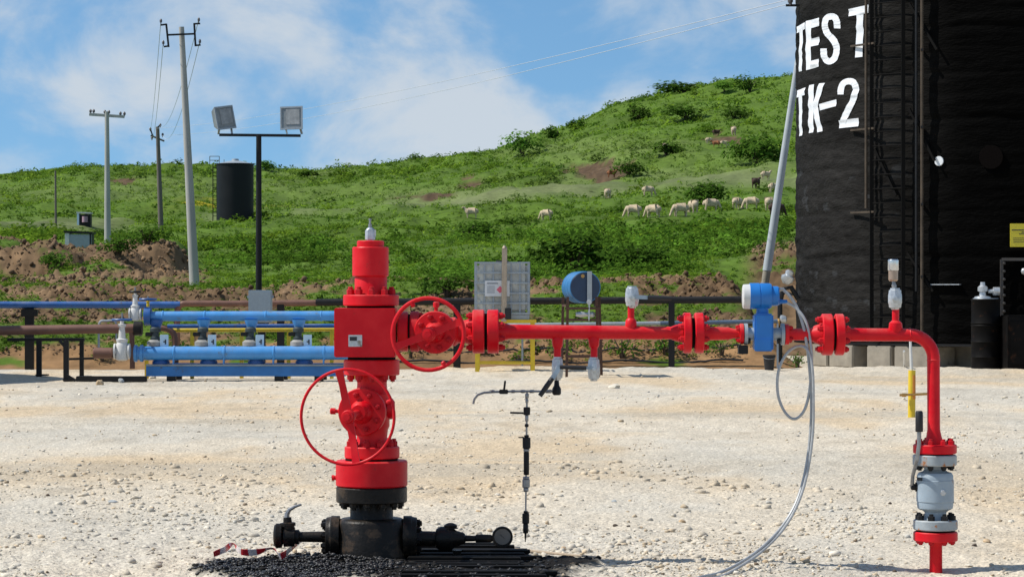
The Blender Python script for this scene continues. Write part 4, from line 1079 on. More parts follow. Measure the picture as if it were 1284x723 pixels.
# ------------------------------------------------------------------ hanging sampling line
sp = thing("sampling_line", Q(660, 678), "thin dark sampling line with needle valves hanging below the silver valve", "sampling line")
part("elbow_fitting", MB().lathe(Q(698, 495), ZA, [(0, 4 * S), (2 * S, 5.6 * S), (8 * S, 5.6 * S), (12 * S, 3.4 * S), (19 * S, 2.8 * S)], 8), BLKP, sp)
part("manifold_tube", MB().tube([Q(698, 489.5), Q(690, 490.5), Q(661, 490.2), Q(640, 490.5), Q(622, 491), Q(607, 492), Q(599, 495), Q(595, 500), Q(593.5, 506)], 1.45 * S, 8), STEEL, sp)
for a, b, r in ((684, 692, 2.6), (653, 659, 2.4), (664, 670, 2.4), (641, 646, 2.4), (616, 620, 2.3)):
    part("compression_nut", MB().lathe(Q(a, 490.4), XA, [(0, r * S * 0.8), (1 * S, r * S), ((b - a - 1) * S, r * S), ((b - a) * S, r * S * 0.8)], 6), STEEL, sp)
n1_ = part("needle_valve", MB().box(Q(631.5, 490.8), (11 * S, 6 * S, 5.6 * S), None, 0.003), BLKP, sp)
part("valve_stem", MB().bar(Q(632, 489), Q(633.5, 477), 2.6 * S, 2.6 * S, bev=0.002), BLKP, n1_)
part("drop_tube", MB().cyl(Q(660.8, 491), Q(659, 664), 1.3 * S, 1.1 * S, 8), STEEL, sp)
for (y0, y1, r, m) in ((493, 499, 2.5, STEEL), (500, 505, 2.1, STEEL), (510, 520, 4.4, BLKP), (520, 528, 2.3, STEEL), (531, 535, 2.6, BLKP), (545, 548, 3.2, BLKP), (548, 562, 5.2, BLKP), (562, 566, 4.0, STEEL), (566, 595, 3.6, BLKP), (597, 600, 4.4, STEEL), (600, 611, 5.0, STEEL), (611, 616, 3.4, STEEL), (640, 643, 3.0, BLKP), (643, 656, 4.6, BLKP), (656, 668, 3.4, BLKP)):
    cxp = 660.8 - (y0 - 491) * 1.8 / 173
    part("coupling", MB().lathe(Q(cxp, y1), ZA, [(0, r * S * 0.8), (1 * S, r * S), ((y1 - y0 - 1) * S, r * S), ((y1 - y0) * S, r * S * 0.8)], 12), m, sp)
part("valve_lever", MB().bar(Q(656.5, 517.5), Q(639.5, 517), 3 * S, 2.4 * S, bev=0.002), BLKP, sp)
part("valve_lever", MB().bar(Q(657, 548), Q(650, 548), 1.6 * S, 1.6 * S), BLKP, sp)
part("probe_tip", MB().cyl(Q(659, 667), Q(658.6, 679), 1.6 * S, 0.5 * S, 8), BLKP, sp)

# ------------------------------------------------------------------ flowmeter
fm = thing("flow_meter", Q(957, 440), "blue flow meter with round transmitter head and white cap set in the red pipe", "flow meter")
part("sensor_tube", MB().lathe(Q(933, 418.6), XA, [(0, 13.4 * S), (4.2 * S, 13.4 * S), (4.3 * S, 8 * S), (12.5 * S, 8 * S)], 28), GALV, fm)
part("sensor_tube", MB().lathe(Q(983.4, 418.8), -XA, [(0, 13.6 * S), (4.2 * S, 13.6 * S), (4.3 * S, 8 * S), (15 * S, 8 * S)], 28), GALV, fm)
part("sensor_housing", MB().box(Q(956.8, 416.5), (23.6 * S, 30 * S, 47 * S), None, 0.01), BLUE, fm)
part("housing_lip", MB().box(Q(956.8, 432, 15 * S), (21 * S, 3 * S, 15 * S), None, 0.005), BLUE, fm)
part("housing_neck", MB().lathe(Q(956, 394), ZA, [(0, 9 * S), (2 * S, 7.6 * S), (7 * S, 7.6 * S), (10 * S, 10 * S)], 24), BLUE, fm)
for x in (939, 976.5):
    part("tie_rod", MB().cyl(Q(x - 2, 427, 0.02), Q(x + 2, 427, 0.02), 4 * S, None, 10), BLKP, fm)
part("ground_bracket", MB().box(Q(931.5, 438, 0.01), (12 * S, 16 * S, 11 * S), None, 0.003), BLKP, fm)
hdp = part("transmitter_head", MB().lathe(Q(940, 371), XA, [(0, 16.3 * S), (12 * S, 16.3 * S), (12.2 * S, 15.6 * S), (13.4 * S, 15.6 * S), (13.6 * S, 16.3 * S), (25 * S, 16 * S), (27 * S, 15 * S), (27.4 * S, 12.6 * S), (35 * S, 12.2 * S), (36.5 * S, 11 * S)], 36), BLUE, fm)
part("end_cap", MB().lathe(Q(931.3, 371.6), XA, [(0, 13.6 * S), (0.8 * S, 15.2 * S), (8.8 * S, 15.6 * S)], 36), WHITEP, hdp)
part("cable_gland", MB().lathe(Q(974, 362.5), XA, [(0, 3.4 * S), (3 * S, 3.4 * S), (3.2 * S, 2.4 * S), (9 * S, 2.2 * S)], 8), STEEL, hdp)
part("cable_gland", MB().lathe(Q(974, 378), XA, [(0, 4 * S), (4 * S, 4 * S), (4.2 * S, 2.8 * S), (13 * S, 2.4 * S)], 8), BLUE, hdp)
# cables
def spline(pts, n=10):
    pts = [Vector(p) for p in pts]; out = []
    ext = [pts[0] * 2 - pts[1]] + pts + [pts[-1] * 2 - pts[-2]]
    for i in range(len(pts) - 1):
        p0, p1, p2, p3 = ext[i:i + 4]
        for k in range(n):
            t = k / n
            out.append(0.5 * ((2 * p1) + (-p0 + p2) * t + (2 * p0 - 5 * p1 + 4 * p2 - p3) * t * t + (-p0 + 3 * p1 - 3 * p2 + p3) * t ** 3))
    out.append(pts[-1])
    return out
def gnd(px, py, h=0.012):
    Y = CAMZ * F / (py - HY); v = P(px, py, Y); v.z = float(yard_z(v.x, v.y)) + h
    return v
c1 = [Q(982, 363), Q(990, 371), Q(1000, 387), Q(1008, 412, .02), Q(1014, 450, .03), Q(1017.5, 500, .03), Q(1016, 545, .03), Q(1010, 590, .05), Q(999, 628, .10), Q(981, 659, .18), Q(955, 686, .36), Q(928, 705, .58), Q(901, 718, .86), gnd(868, 734, .015), gnd(820, 760)]
c2 = [Q(986, 379), Q(998, 386), Q(1009, 400, .02), Q(1015, 420, .03), Q(1018, 450, .04), Q(1015, 490, .03), Q(1008, 515, .02), Q(996, 525, .01), Q(984, 516), Q(975.5, 494), Q(976, 466), Q(986, 444), Q(1000, 434), Q(1012, 438, .04), Q(1018.5, 460, .06), Q(1020, 500, .06), Q(1019, 545, .06), Q(1012, 594, .08), Q(1000, 632, .13), Q(982, 663, .2), Q(956, 690, .38), Q(929, 709, .66), Q(904, 722, .95), gnd(874, 738, .015), gnd(835, 765)]
solo("signal_cable", MB().tube(spline(c1), 2.0 * S, 8), CABLE, c1[-1], "grey armoured cable hanging straight from the flow meter to the ground", "cable", "flow meter cables")
solo("signal_cable", MB().tube(spline(c2), 1.8 * S, 8), CABLE, c2[-1], "grey armoured cable with a hanging loop below the flow meter", "cable", "flow meter cables")

# ------------------------------------------------------------------ things at the wellhead's foot
SLATM = mat("oily_slat", (0.007, 0.0065, 0.006), 0.75, var=0.5, scale=12, spec=0.1)
gr = thing("cellar_grating", P(600, 700, 16.4), "black oily slatted grating lying beside the wellhead base", "grating")
for k in range(17):
    y = 15.35 + k * 0.115
    x1 = WELL.x + 1.02 - 0.012 * k + 0.10 * math.sin(k * 2.3)
    part("slat", MB().box(((WELL.x + 0.22 + x1) / 2, y, 0.036 + 0.008 * math.sin(k * 1.7)), (x1 - WELL.x - 0.22, 0.075, 0.022), Matrix.Rotation(0.05 * math.sin(k * 3.1) - 0.03, 3, 'Z'), 0.004), SLATM, gr)
for x in (WELL.x + 0.30, WELL.x + 0.85):
    part("bearer", MB().box((x, 16.27, 0.008), (0.06, 1.95, 0.03)), BLK, gr)
sk = [gnd(560, 687, .02), gnd(620, 689, .015), gnd(690, 695, .02), gnd(752, 702, .015)]
solo("stick", MB().tube(sk, [0.009, 0.010, 0.009, 0.006], 7), WOOD, sk[0], "pale thin stick lying on the gravel beyond the grating", "stick")
tp = [gnd(268, 711, .06), gnd(283, 707, .07), gnd(292, 702.5, .09), gnd(302, 706, .05), gnd(322, 707, .055), gnd(342, 704, .07), gnd(352, 708, .05), gnd(366, 703, .08), gnd(378, 700, .09)]
sp_ = spline(tp, 6)
mb = MB(); vs = []
for i, p in enumerate(sp_):
    t = i / len(sp_)
    up = Vector((0.2 * math.sin(i * 0.5), -0.8, 0.75 + 0.5 * math.sin(i * 0.37))).normalized() * 0.024
    vs += [p - up, p + up]
mb.v = [tuple(v) for v in vs]
for i in range(len(sp_) - 1):
    mb.f.append((2 * i, 2 * i + 2, 2 * i + 3, 2 * i + 1)); mb.m.append((i // 3) % 2)
TAPER = mat("tape_red", (0.62, 0.012, 0.03), 0.4); TAPEW = mat("tape_white", (0.78, 0.72, 0.72), 0.4)
tape = solo("barrier_tape", mb, [TAPER, TAPEW], tp[0], "crumpled red and white barrier tape on the oily rubble", "tape", smooth=0)
sm = tape.modifiers.new("thickness", 'SOLIDIFY'); sm.thickness = 0.0015
# ------------------------------------------------------------------ big black storage tank
TC = Vector((11.86, 62.5, 0)); TR = 5.5; TZ0, TZ1 = 0.52, 9.6
tank = thing("storage_tank", TC, "huge black insulated storage tank lettered TEST TK-2 in white", "storage tank")
def tank_hit(px, py, dr=0.0):
    """where the photo pixel's ray meets the tank's round wall"""
    d = Vector(((px - CX) / F, 1, -(py - HY) / F))
    R = TR + dr
    a = d.x ** 2 + 1; b = -2 * (d.x * TC.x + TC.y); c = TC.x ** 2 + TC.y ** 2 - R * R
    disc = max(b * b - 4 * a * c, 0)
    t = (-b - math.sqrt(disc)) / (2 * a)
    return Vector((d.x * t, t, CAMZ + d.z * t))
def tank_pt(px, z, dr=0.0):
    h = tank_hit(px, HY, dr); return Vector((h.x, h.y, z))
na, nz = 540, 250
def tank_dis(ang, z):
    arc = np.asarray(ang) * TR; z = np.asarray(z)
    seam = np.exp(-(((z * 1.05 + 0.25 * fbm(arc * 0.25, z * 0, 140, 2)) % 1.0 - 0.5) / 0.06) ** 2)
    return 0.050 * (fbm(arc * 0.45, z * 3.6, 141, 4, 0.62) - 0.5) + 0.04 * (fbm(arc * 2.0, z * 9.0, 142, 3) - 0.5) - 0.02 * seam - 0.02
A = np.concatenate([np.linspace(-1.65, 0.25, 420, endpoint=False), np.linspace(0.25, 2 * np.pi - 1.65, 120, endpoint=False)]) % (2 * np.pi); Zs = np.linspace(TZ0, TZ1, nz)
AA, ZZ = np.meshgrid(A, Zs)
arc = AA * TR
RR = TR + tank_dis(AA, ZZ)
V = np.stack([RR * np.sin(AA), -RR * np.cos(AA), ZZ], -1).reshape(-1, 3)
# right-hand wall's shade painted into the colour, weathered foam elsewhere
side_shade = sstep(-0.92, -0.50, np.where(AA > np.pi, AA - 2 * np.pi, AA) + 0.12 * (fbm(arc * 0.5, ZZ * 0.4, 146, 3) - 0.5)) * (1 - sstep(0.9, 1.2, np.where(AA > np.pi, AA - 2 * np.pi, AA)))
n_ = fbm(arc * 0.7, ZZ * 2.2, 143, 4)
spots = sstep(0.66, 0.72, fbm(arc * 2.6, ZZ * 5.0, 144, 4)) * ((np.abs(ZZ - 3.75) < 0.55) | (np.abs(ZZ - 1.6) < 0.45)) * (1 - side_shade)
base = np.array([0.0255, 0.0242, 0.0225]) * (0.35 + 0.9 * n_[..., None])
base = base * (1 - 0.10 * spots[..., None]) + 0.10 * spots[..., None] * np.array([0.20, 0.22, 0.24])
base = base * (1 - 0.93 * side_shade[..., None])
idx = np.arange(na * nz).reshape(nz, na); nxt = np.roll(idx, -1, 1)
quads = np.stack([idx[:-1], nxt[:-1], nxt[1:], idx[1:]], -1).reshape(-1, 4)
TANKM = mat("black_foam_insulation", (0.03, 0.03, 0.03), 0.72, var=0.35, scale=3, bump=0.03, bscale=9, spec=0.02, stretch=(1, 1, 3), attr="Col")
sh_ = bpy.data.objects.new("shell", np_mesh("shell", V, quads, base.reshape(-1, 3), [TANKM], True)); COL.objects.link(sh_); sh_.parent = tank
mb = MB(); mb.lathe((TC.x, TC.y, TZ1 - 0.02), ZA, [(0, TR + 0.06), (0.08, TR + 0.06), (0.5, TR * 0.6), (0.85, 0.15)], 96)
part("roof", mb, BLKP, tank)
part("base_plate", MB().lathe((TC.x, TC.y, TZ0 - 0.06), ZA, [(0, TR + 0.02), (0.05, TR + 0.02)], 96), BLKP, tank)
# letters painted on the wall
def stroke(pts, w):
    pts = [Vector((p[0], p[1], 0)) for p in spline([(a, b, 0) for a, b in pts], 4)]
    out = []
    for i, p in enumerate(pts):
        t = (pts[min(i + 1, len(pts) - 1)] - pts[max(i - 1, 0)]).normalized(); nn = Vector((-t.y, t.x, 0)) * w / 2
        out.append((p + nn, p - nn))
    return [[out[i][0], out[i + 1][0], out[i + 1][1], out[i][1]] for i in range(len(out) - 1)]
def letter(polys, ox, oy):
    s = 6.572
    mb = MB()
    for qi, q in enumerate(polys):
        q = [(float(p[0]) / s + ox, float(p[1]) / s + oy) for p in q]
        m = 12 if len(polys) < 9 else 4
        # bilinear grid over the quad, wrapped onto the wall
        g = []
        for i in range(m + 1):
            for j in range(m + 1):
                a, b = i / m, j / m
                x = (q[0][0] * (1 - a) + q[1][0] * a) * (1 - b) + (q[3][0] * (1 - a) + q[2][0] * a) * b
                y = (q[0][1] * (1 - a) + q[1][1] * a) * (1 - b) + (q[3][1] * (1 - a) + q[2][1] * a) * b
                h_ = tank_hit(max(x, 998.6), y, -0.02)
                an_ = math.atan2(h_.x - TC.x, -(h_.y - TC.y)) % (2 * math.pi)
                rr_ = TR + float(tank_dis(an_, h_.z)) + 0.014 + 0.0015 * (qi % 3)
                g.append(Vector((TC.x + rr_ * math.sin(an_), TC.y - rr_ * math.cos(an_), h_.z)))
        fs = [(i * (m + 1) + j, (i + 1) * (m + 1) + j, (i + 1) * (m + 1) + j + 1, i * (m + 1) + j + 1) for i in range(m) for j in range(m)]
        mb.add(g, fs)
    o = part("letter", mb, LETTER, tank)
    return o
letter([[(62, 222), (132, 185), (132, 238), (64, 275)], [(82, 250), (110, 236), (104, 586), (80, 592)]], 990, 0)
letter([[(137, 176), (180, 166), (180, 570), (138, 580)], [(178, 167), (248, 148), (246, 215), (178, 234)], [(178, 322), (248, 305), (247, 372), (178, 386)], [(178, 503), (248, 487), (247, 550), (178, 569)]], 990, 0)
letter(stroke([(395, 236), (395, 180), (375, 143), (345, 138), (312, 150), (297, 190), (297, 240), (317, 282), (358, 322), (388, 372), (390, 440), (371, 488), (336, 508), (305, 490), (291, 450), (290, 402)], 52), 990, 0)
letter([[(492, 78), (655, 40), (653, 108), (495, 137)], [(558, 100), (612, 90), (606, 470), (545, 476)]], 990, 0)
letter([[(62, 158), (130, 130), (130, 192), (66, 214)], [(84, 200), (110, 192), (104, 525), (80, 531)]], 990, 90)
letter([[(160, 112), (200, 104), (200, 500), (160, 506)], [(240, 97), (286, 93), (222, 330), (196, 270)], [(196, 300), (228, 262), (276, 490), (234, 500)]], 990, 90)
letter([[(246, 268), (388, 228), (388, 284), (250, 320)]], 990, 90)
letter(stroke([(426, 188), (428, 130), (450, 92), (490, 79), (530, 92), (548, 132), (545, 185), (515, 262), (472, 345), (440, 420)], 52) + [[(405, 402), (574, 382), (572, 450), (410, 466)]], 990, 90)
# ladder with side rails and rungs, pipes with brackets
lad = part("ladder_rail", MB().bar(tank_pt(1093, 0.6, 0.14), tank_pt(1093, TZ1, 0.14), 0.06, 0.08), GASK, tank)
part("ladder_rail", MB().bar(tank_pt(1132.5, 0.6, 0.14), tank_pt(1132.5, TZ1, 0.14), 0.06, 0.08), GASK, tank)
a_, b_ = tank_pt(1093, 0, 0.14), tank_pt(1132.5, 0, 0.14)
rung = MB().cyl((0, 0, 0), b_ - a_, 0.013, None, 8).mesh("rung"); rung.materials.append(GASK)
for k in range(29): link_part("rung", rung, tank, a_ + Vector((0, 0, 0.75 + k * 0.3)))
TPIPE = mat("tank_pipe_brown", (0.075, 0.058, 0.042), 0.7, var=0.35, scale=4, spec=0.2)
pa = part("riser_pipe", MB().cyl(tank_pt(1086, 3.35, 0.16), tank_pt(1086, TZ1, 0.16), 0.030, None, 12), TPIPE, tank)
for py in (53, 160, 265):
    z = CAMZ - (py - HY) / F * 58.5
    part("pipe_bracket", MB().bar(tank_pt(1067, z, 0.03), tank_pt(1096, z, 0.18), 0.035, 0.04), TPIPE, tank)
part("drain_pipe", MB().cyl(tank_pt(1156, 0.7, 0.16), tank_pt(1156, TZ1, 0.16), 0.032, None, 12), TPIPE, tank)
part("drain_pipe", MB().cyl(tank_pt(1149, 1.6, 0.18), tank_pt(1149, TZ1, 0.18), 0.03, None, 10), BLKP, tank)
for z in (1.9, 3.4, 5.0, 6.6, 8.2):
    part("pipe_bracket", MB().bar(tank_pt(1156, z, 0.0), tank_pt(1156, z, 0.24), 0.05, 0.05), BLKP, tank)
for k, (x0, z0, x1, z1) in enumerate(((1097, 4.6, 1124, 3.6), (1140, 5.4, 1172, 4.3), (1140, 7.6, 1175, 6.6), (1138, 2.4, 1170, 1.6))):
    part("diagonal_bar", MB().bar(tank_pt(x0, z0, 0.10), tank_pt(x1, z1, 0.10), 0.05, 0.05), GASK, tank)  # dark diagonal bars set off the wall, falling to the right
def wall_disc(px, py, rpx, m, th=0.03, name="wall_disc"):
    p = tank_hit(px, py, 0.0); out_ = Vector((p.x - TC.x, p.y - TC.y, 0)).normalized()
    part(name, MB().lathe(p - out_ * 0.02, out_, fl(rpx * p.y / F, th + 0.02, 0.004), 28), m, tank)
wall_disc(1177.5, 202, 6, mat("sight_disc_white", (0.75, 0.78, 0.80), 0.5), 0.02, "sight_disc")
wall_disc(1243, 197, 15, mat("cover_disc_brown", (0.0055, 0.0045, 0.0042), 0.8, spec=0.0), 0.03, "cover_disc")
p = tank_hit(1185, 357, 0.03)
part("drip_streak", MB().bar(tank_pt(1166, 1.74, 0.015), tank_pt(1204, 1.74, 0.015), 0.10, 0.02), mat("pale_drips", (0.30, 0.33, 0.35), 0.6, var=0.6, scale=9), tank).name = "ledge_strip"
# hatch frame and dark cabinet on the right
for (x0, y0, x1, y1) in ((1256, 325, 1330, 325), (1256, 325, 1256, 420), (1330, 325, 1330, 420)):
    part("hatch_frame", MB().bar(tank_hit(x0, y0, 0.06), tank_hit(x1, y1, 0.06), 0.05, 0.06), mat("hatch_iron", (0.045, 0.04, 0.036), 0.6), tank)
bm_ = stud_mesh(0.03, 0.05, MATS["hatch_iron"])
for k in range(9):
    q = tank_hit(1259, 330 + k * 10, 0.09); link_part("hatch_bolt", bm_, tank, q, (math.pi / 2, 0, 0))
part("hatch_handle", MB().lathe(tank_hit(1284, 340, 0.12), YA, [(0, 0.05), (0.05, 0.07), (0.1, 0.04)], 12), SILV, tank)
# concrete foundation blocks
for (x0, x1, lab) in ((1040, 1060, "small pale concrete block under the tank's left edge"), (1060.5, 1090, "concrete foundation block under the letters"), (1104, 1134, "middle concrete foundation block left of the elbow"), (1135, 1184, "wide pale concrete foundation block behind the elbow")):
    a = tank_pt(x0, 0, -0.35); b = tank_pt(x1, 0, -0.35)
    c = (a + b) / 2; c.z = 0.215
    ang = math.atan2(b.y - a.y, b.x - a.x)
    o = solo("foundation_block", MB().box(c, ((b - a).length, 0.9, 0.47), Matrix.Rotation(ang, 3, 'Z'), 0.02), CONCB, Vector((c.x, c.y, 0)), lab, "concrete block", "foundation blocks under the tank")
o = solo("foundation_ring", MB().lathe((TC.x, TC.y, -0.05), ZA, [(0, TR - 1.0), (0.505, TR - 1.0)], 64), CONCB, Vector((TC.x, TC.y, 0)), "shaded round concrete footing recessed under the black tank", "foundation")
# yellow sign
sg = thing("warning_sign", tank_hit(1275, 310, 0.1), "yellow warning sign with dark print on the black tank at the picture's edge", "sign")
a = tank_hit(1265.5, 295, 0.10); sgw = 0.50; sgh = L(29, 57.5)
cc = Vector((a.x + sgw / 2, a.y - 0.10, a.z))
part("sign_board", MB().box(cc, (sgw, 0.02, sgh), None, 0.004), mat("sign_yellow", (0.62, 0.52, 0.03), 0.5, var=0.1), sg)
for (dx, dz, w, h) in ((-0.02, 0.105, 0.40, 0.022), (0.04, 0.062, 0.12, 0.020), (0.03, 0.03, 0.2, 0.016), (-0.06, -0.06, 0.26, 0.012), (-0.04, -0.1, 0.3, 0.012), (-0.06, -0.14, 0.26, 0.012)):
    part("print_line", MB().box(cc + Vector((dx, -0.0115, dz)), (w, 0.002, h)), INK, sg)
# drums and valve before the tank; drum black deepened in place of shade
dr_ = thing("oil_drum", P(1236, 466, 55.4), "black rust-stained oil drum standing in shade against the tank", "drum")
OILD = mat("drum_shade_black", (0.0045, 0.004, 0.0038), 0.6, var=0.5, scale=5, spec=0.08, wear=(0.035, 0.016, 0.009), wear_amt=0.05, wear_scale=4)
pb = P(1236, 466, 55.4); pb.z = 0.0; r = L(18, 55.4)
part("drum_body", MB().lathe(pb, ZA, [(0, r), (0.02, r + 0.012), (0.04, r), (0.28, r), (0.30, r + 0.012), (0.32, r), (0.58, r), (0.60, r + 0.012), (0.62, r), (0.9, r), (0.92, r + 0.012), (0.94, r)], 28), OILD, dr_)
du = thing("oil_drum", P(1236, 425, 55.4), "black oil drum with pale wet lid, upper one of the pair", "drum")
ROOT[du] = Vector(du.location)
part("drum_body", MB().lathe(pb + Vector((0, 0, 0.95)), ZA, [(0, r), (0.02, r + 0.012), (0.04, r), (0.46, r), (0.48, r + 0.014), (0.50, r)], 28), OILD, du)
part("drum_lid", MB().lathe(pb + Vector((0, 0, 1.452)), ZA, [(0, r * 0.9), (0.01, r * 0.88)], 24), GALV, du)
bv = thing("tank_valve", pb + Vector((0, 0, 1.47)), "pale steel valve with side gauge on the drum lid by the tank", "valve")
part("valve_body", MB().lathe(pb + Vector((-0.06, 0, 1.463)), ZA, [(0, 0.17), (0.03, 0.16), (0.05, 0.07), (0.12, 0.06), (0.14, 0.1), (0.22, 0.1), (0.26, 0.05), (0.32, 0.045)], 16), SILV, bv)
part("side_gauge", MB().lathe(pb + Vector((0.05, 0, 1.60)), XA, [(0, 0.04), (0.10, 0.04), (0.10, 0.085), (0.22, 0.085)], 14), SILV, bv)
cb = thing("pump_cabinet", P(1290, 467, 55.0), "black steel pump cabinet in the tank's shade at the picture's edge", "cabinet")
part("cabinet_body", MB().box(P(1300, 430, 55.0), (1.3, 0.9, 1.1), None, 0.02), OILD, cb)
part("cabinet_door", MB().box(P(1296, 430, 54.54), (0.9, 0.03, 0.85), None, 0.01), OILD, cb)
# bracket with insulator at the tank's top left
tb = thing("wire_bracket", tank_hit(998.5, 6, 0.02), "black wire bracket with insulator high on the tank's left edge", "bracket")
q0 = tank_hit(1000, 7, 0.02)
part("bracket_arm", MB().bar(q0 + Vector((0.05, 0, 0)), q0 + Vector((-0.26, 0, 0)), 0.05, 0.05), BLKP, tb)
part("insulator", MB().lathe(q0 + Vector((-0.16, 0, 0)), ZA, [(0, 0.04), (0.06, 0.04), (0.07, 0.06), (0.14, 0.06), (0.16, 0.03)], 12), CERAM, tb)

# ------------------------------------------------------------------ poles and wires
def pole(base, top, r0, r1, m, label, name="utility_pole"):
    o = thing(name, base, label, "pole", "power poles on the hill")
    part("shaft", MB().cyl(base - (top - base).normalized() * 0.6, top, r0, r1, 18), m, o)
    return o
def insulator(o, p, h=0.24, r=0.06, parent=None):
    part("insulator", MB().lathe(p, ZA, [(0, r * 0.4), (h * 0.3, r * 0.4), (h * 0.35, r), (h * 0.55, r * 0.9), (h * 0.58, r * 1.1), (h * 0.85, r * 0.8), (h, r * 0.3)], 10), CERAM, parent or o)
b1 = ground_at(244, 371, 74); Y1 = b1.y
b1 = Vector((P(244, 371, Y1).x, Y1, b1.z)); t1 = P(227.5, 34, Y1)
p1 = pole(b1, t1, L(6.6, Y1), L(3.3, Y1), CONC, "tall leaning concrete power pole with two bent steel arms")
M1 = lambda x, y: P(x, y, Y1) + Vector((0, -0.18, 0))
part("cross_arm", MB().bar(M1(211.5, 44.8), M1(245.5, 43.4), L(2.2, Y1), L(2.2, Y1)), BLKP, p1)
fr = part("arm_frame", MB().bar(M1(209.5, 31), M1(212.5, 60), L(2.3, Y1), L(2.3, Y1)).bar(M1(202.5, 32.5), M1(210, 31.5), L(2, Y1), L(2, Y1)).bar(M1(206.5, 59.5), M1(213.5, 58.5), L(2, Y1), L(2, Y1)), BLKP, p1)
fr2 = part("arm_frame", MB().bar(M1(244.5, 30.5), M1(246.2, 59), L(2.3, Y1), L(2.3, Y1)).bar(M1(243.6, 31), M1(252, 30.6), L(2, Y1), L(2, Y1)).bar(M1(245, 58), M1(252.5, 57.4), L(2, Y1), L(2, Y1)), BLKP, p1)
tips1 = [M1(202.8, 31.5), M1(205.8, 58.5), M1(250.2, 30), M1(251.6, 57)]
for i, p in enumerate(tips1): insulator(p1, p, L(7, Y1), L(1.6, Y1), fr if i < 2 else fr2)
b2 = ground_at(135, 305, 104); Y2 = b2.y; t2 = P(134, 140, Y2)
p2 = pole(b2, t2, L(4.4, Y2), L(2.6, Y2), CONC, "pale concrete power pole with a wide flat white crossarm")
part("cross_arm", MB().bar(P(112, 143.5, Y2), P(156, 146.5, Y2), L(2.6, Y2), L(3.5, Y2)), CONC, p2)
tips2 = [P(x, y, Y2) for x, y in ((113.5, 143), (117.5, 143), (131.5, 144), (136.5, 144.3), (151, 146), (156, 146.2))]
for p in tips2: insulator(p2, p, L(6, Y2), L(1.7, Y2))
b3 = ground_at(202, 291, 130); Y3 = b3.y; t3 = P(197.5, 159, Y3)
p3 = pole(b3, t3, L(3.6, Y3), L(2.3, Y3), DWOOD, "dark weathered wooden pole between the two concrete poles")
part("cross_arm", MB().bar(P(189, 170, Y3), P(206, 177, Y3), L(2, Y3), L(2.2, Y3)), DWOOD, p3)
part("top_bracket", MB().bar(P(189, 163, Y3), P(192, 172, Y3), L(1.6, Y3), L(1.6, Y3)).bar(P(196, 161, Y3), P(201, 157, Y3), L(1.6, Y3), L(1.6, Y3)), BLKP, p3)
tips3 = [P(188.5, 163, Y3), P(201, 158, Y3), P(204, 170, Y3), P(190.5, 174, Y3)]
for p in tips3: insulator(p3, p + Vector((0, 0, -0.1)), L(5, Y3), L(1.5, Y3))
b4 = ground_at(70, 284, 150); Y4 = b4.y; t4 = P(69.5, 214, Y4)
p4 = pole(b4, t4, L(1.5, Y4), L(1.1, Y4), DWOOD, "thin dark post alone on the far left slope", "thin_post")
WIREM = mat("pale_wire", (0.55, 0.57, 0.60), 0.5)
def wire(a, b, sag, r, label):
    pts = [a.lerp(b, t) - Vector((0, 0, sag * 4 * t * (1 - t))) for t in np.linspace(0, 1, 22)]
    solo("power_wire", MB().tube(pts, r, 5), WIREM, a, label, "wire", "power wires")
for i, (k, j) in enumerate(((0, 0), (1, 3), (2, 1), (3, 2))):
    wire(tips1[k] + Vector((0, 0, L(5, Y1))), tips3[j], 0.5 + 0.2 * i, 0.008, "power wire from the %s arm of the leaning concrete pole to the wooden pole" % ["upper left", "lower left", "upper right", "lower right"][k])
wire(q0 + Vector((-0.16, 0, 0.14)), P(196, 161, Y3), 0.5, 0.008, "upper faint wire crossing the sky from the tank bracket")
wire(q0 + Vector((-0.24, 0, 0.02)), P(204, 170, Y3), 0.6, 0.008, "lower faint wire crossing the sky from the tank bracket")
# grey leaning pole beside the tank
YL = 76.0
bl = P(962, 337, YL); bl.z = float(ground_z(bl.x, bl.y)); bl.z = P(0, 337, YL).z
tl = P(1003, 60, YL)
lp = thing("leaning_post", bl, "grey leaning steel post beside the black tank's left edge", "pole")
part("shaft", MB().cyl(bl + (bl - tl).normalized() * 0.05, bl + (tl - bl) * 1.25, L(5.6, YL), L(3.2, YL), 16), mat("pale_post_grey", (0.42, 0.45, 0.47), 0.6, var=0.12, scale=3), lp)
part("footing", MB().cyl(bl + (bl - tl).normalized() * 2.0, bl, L(4.6, YL), L(5.0, YL), 16), CONCB, lp)

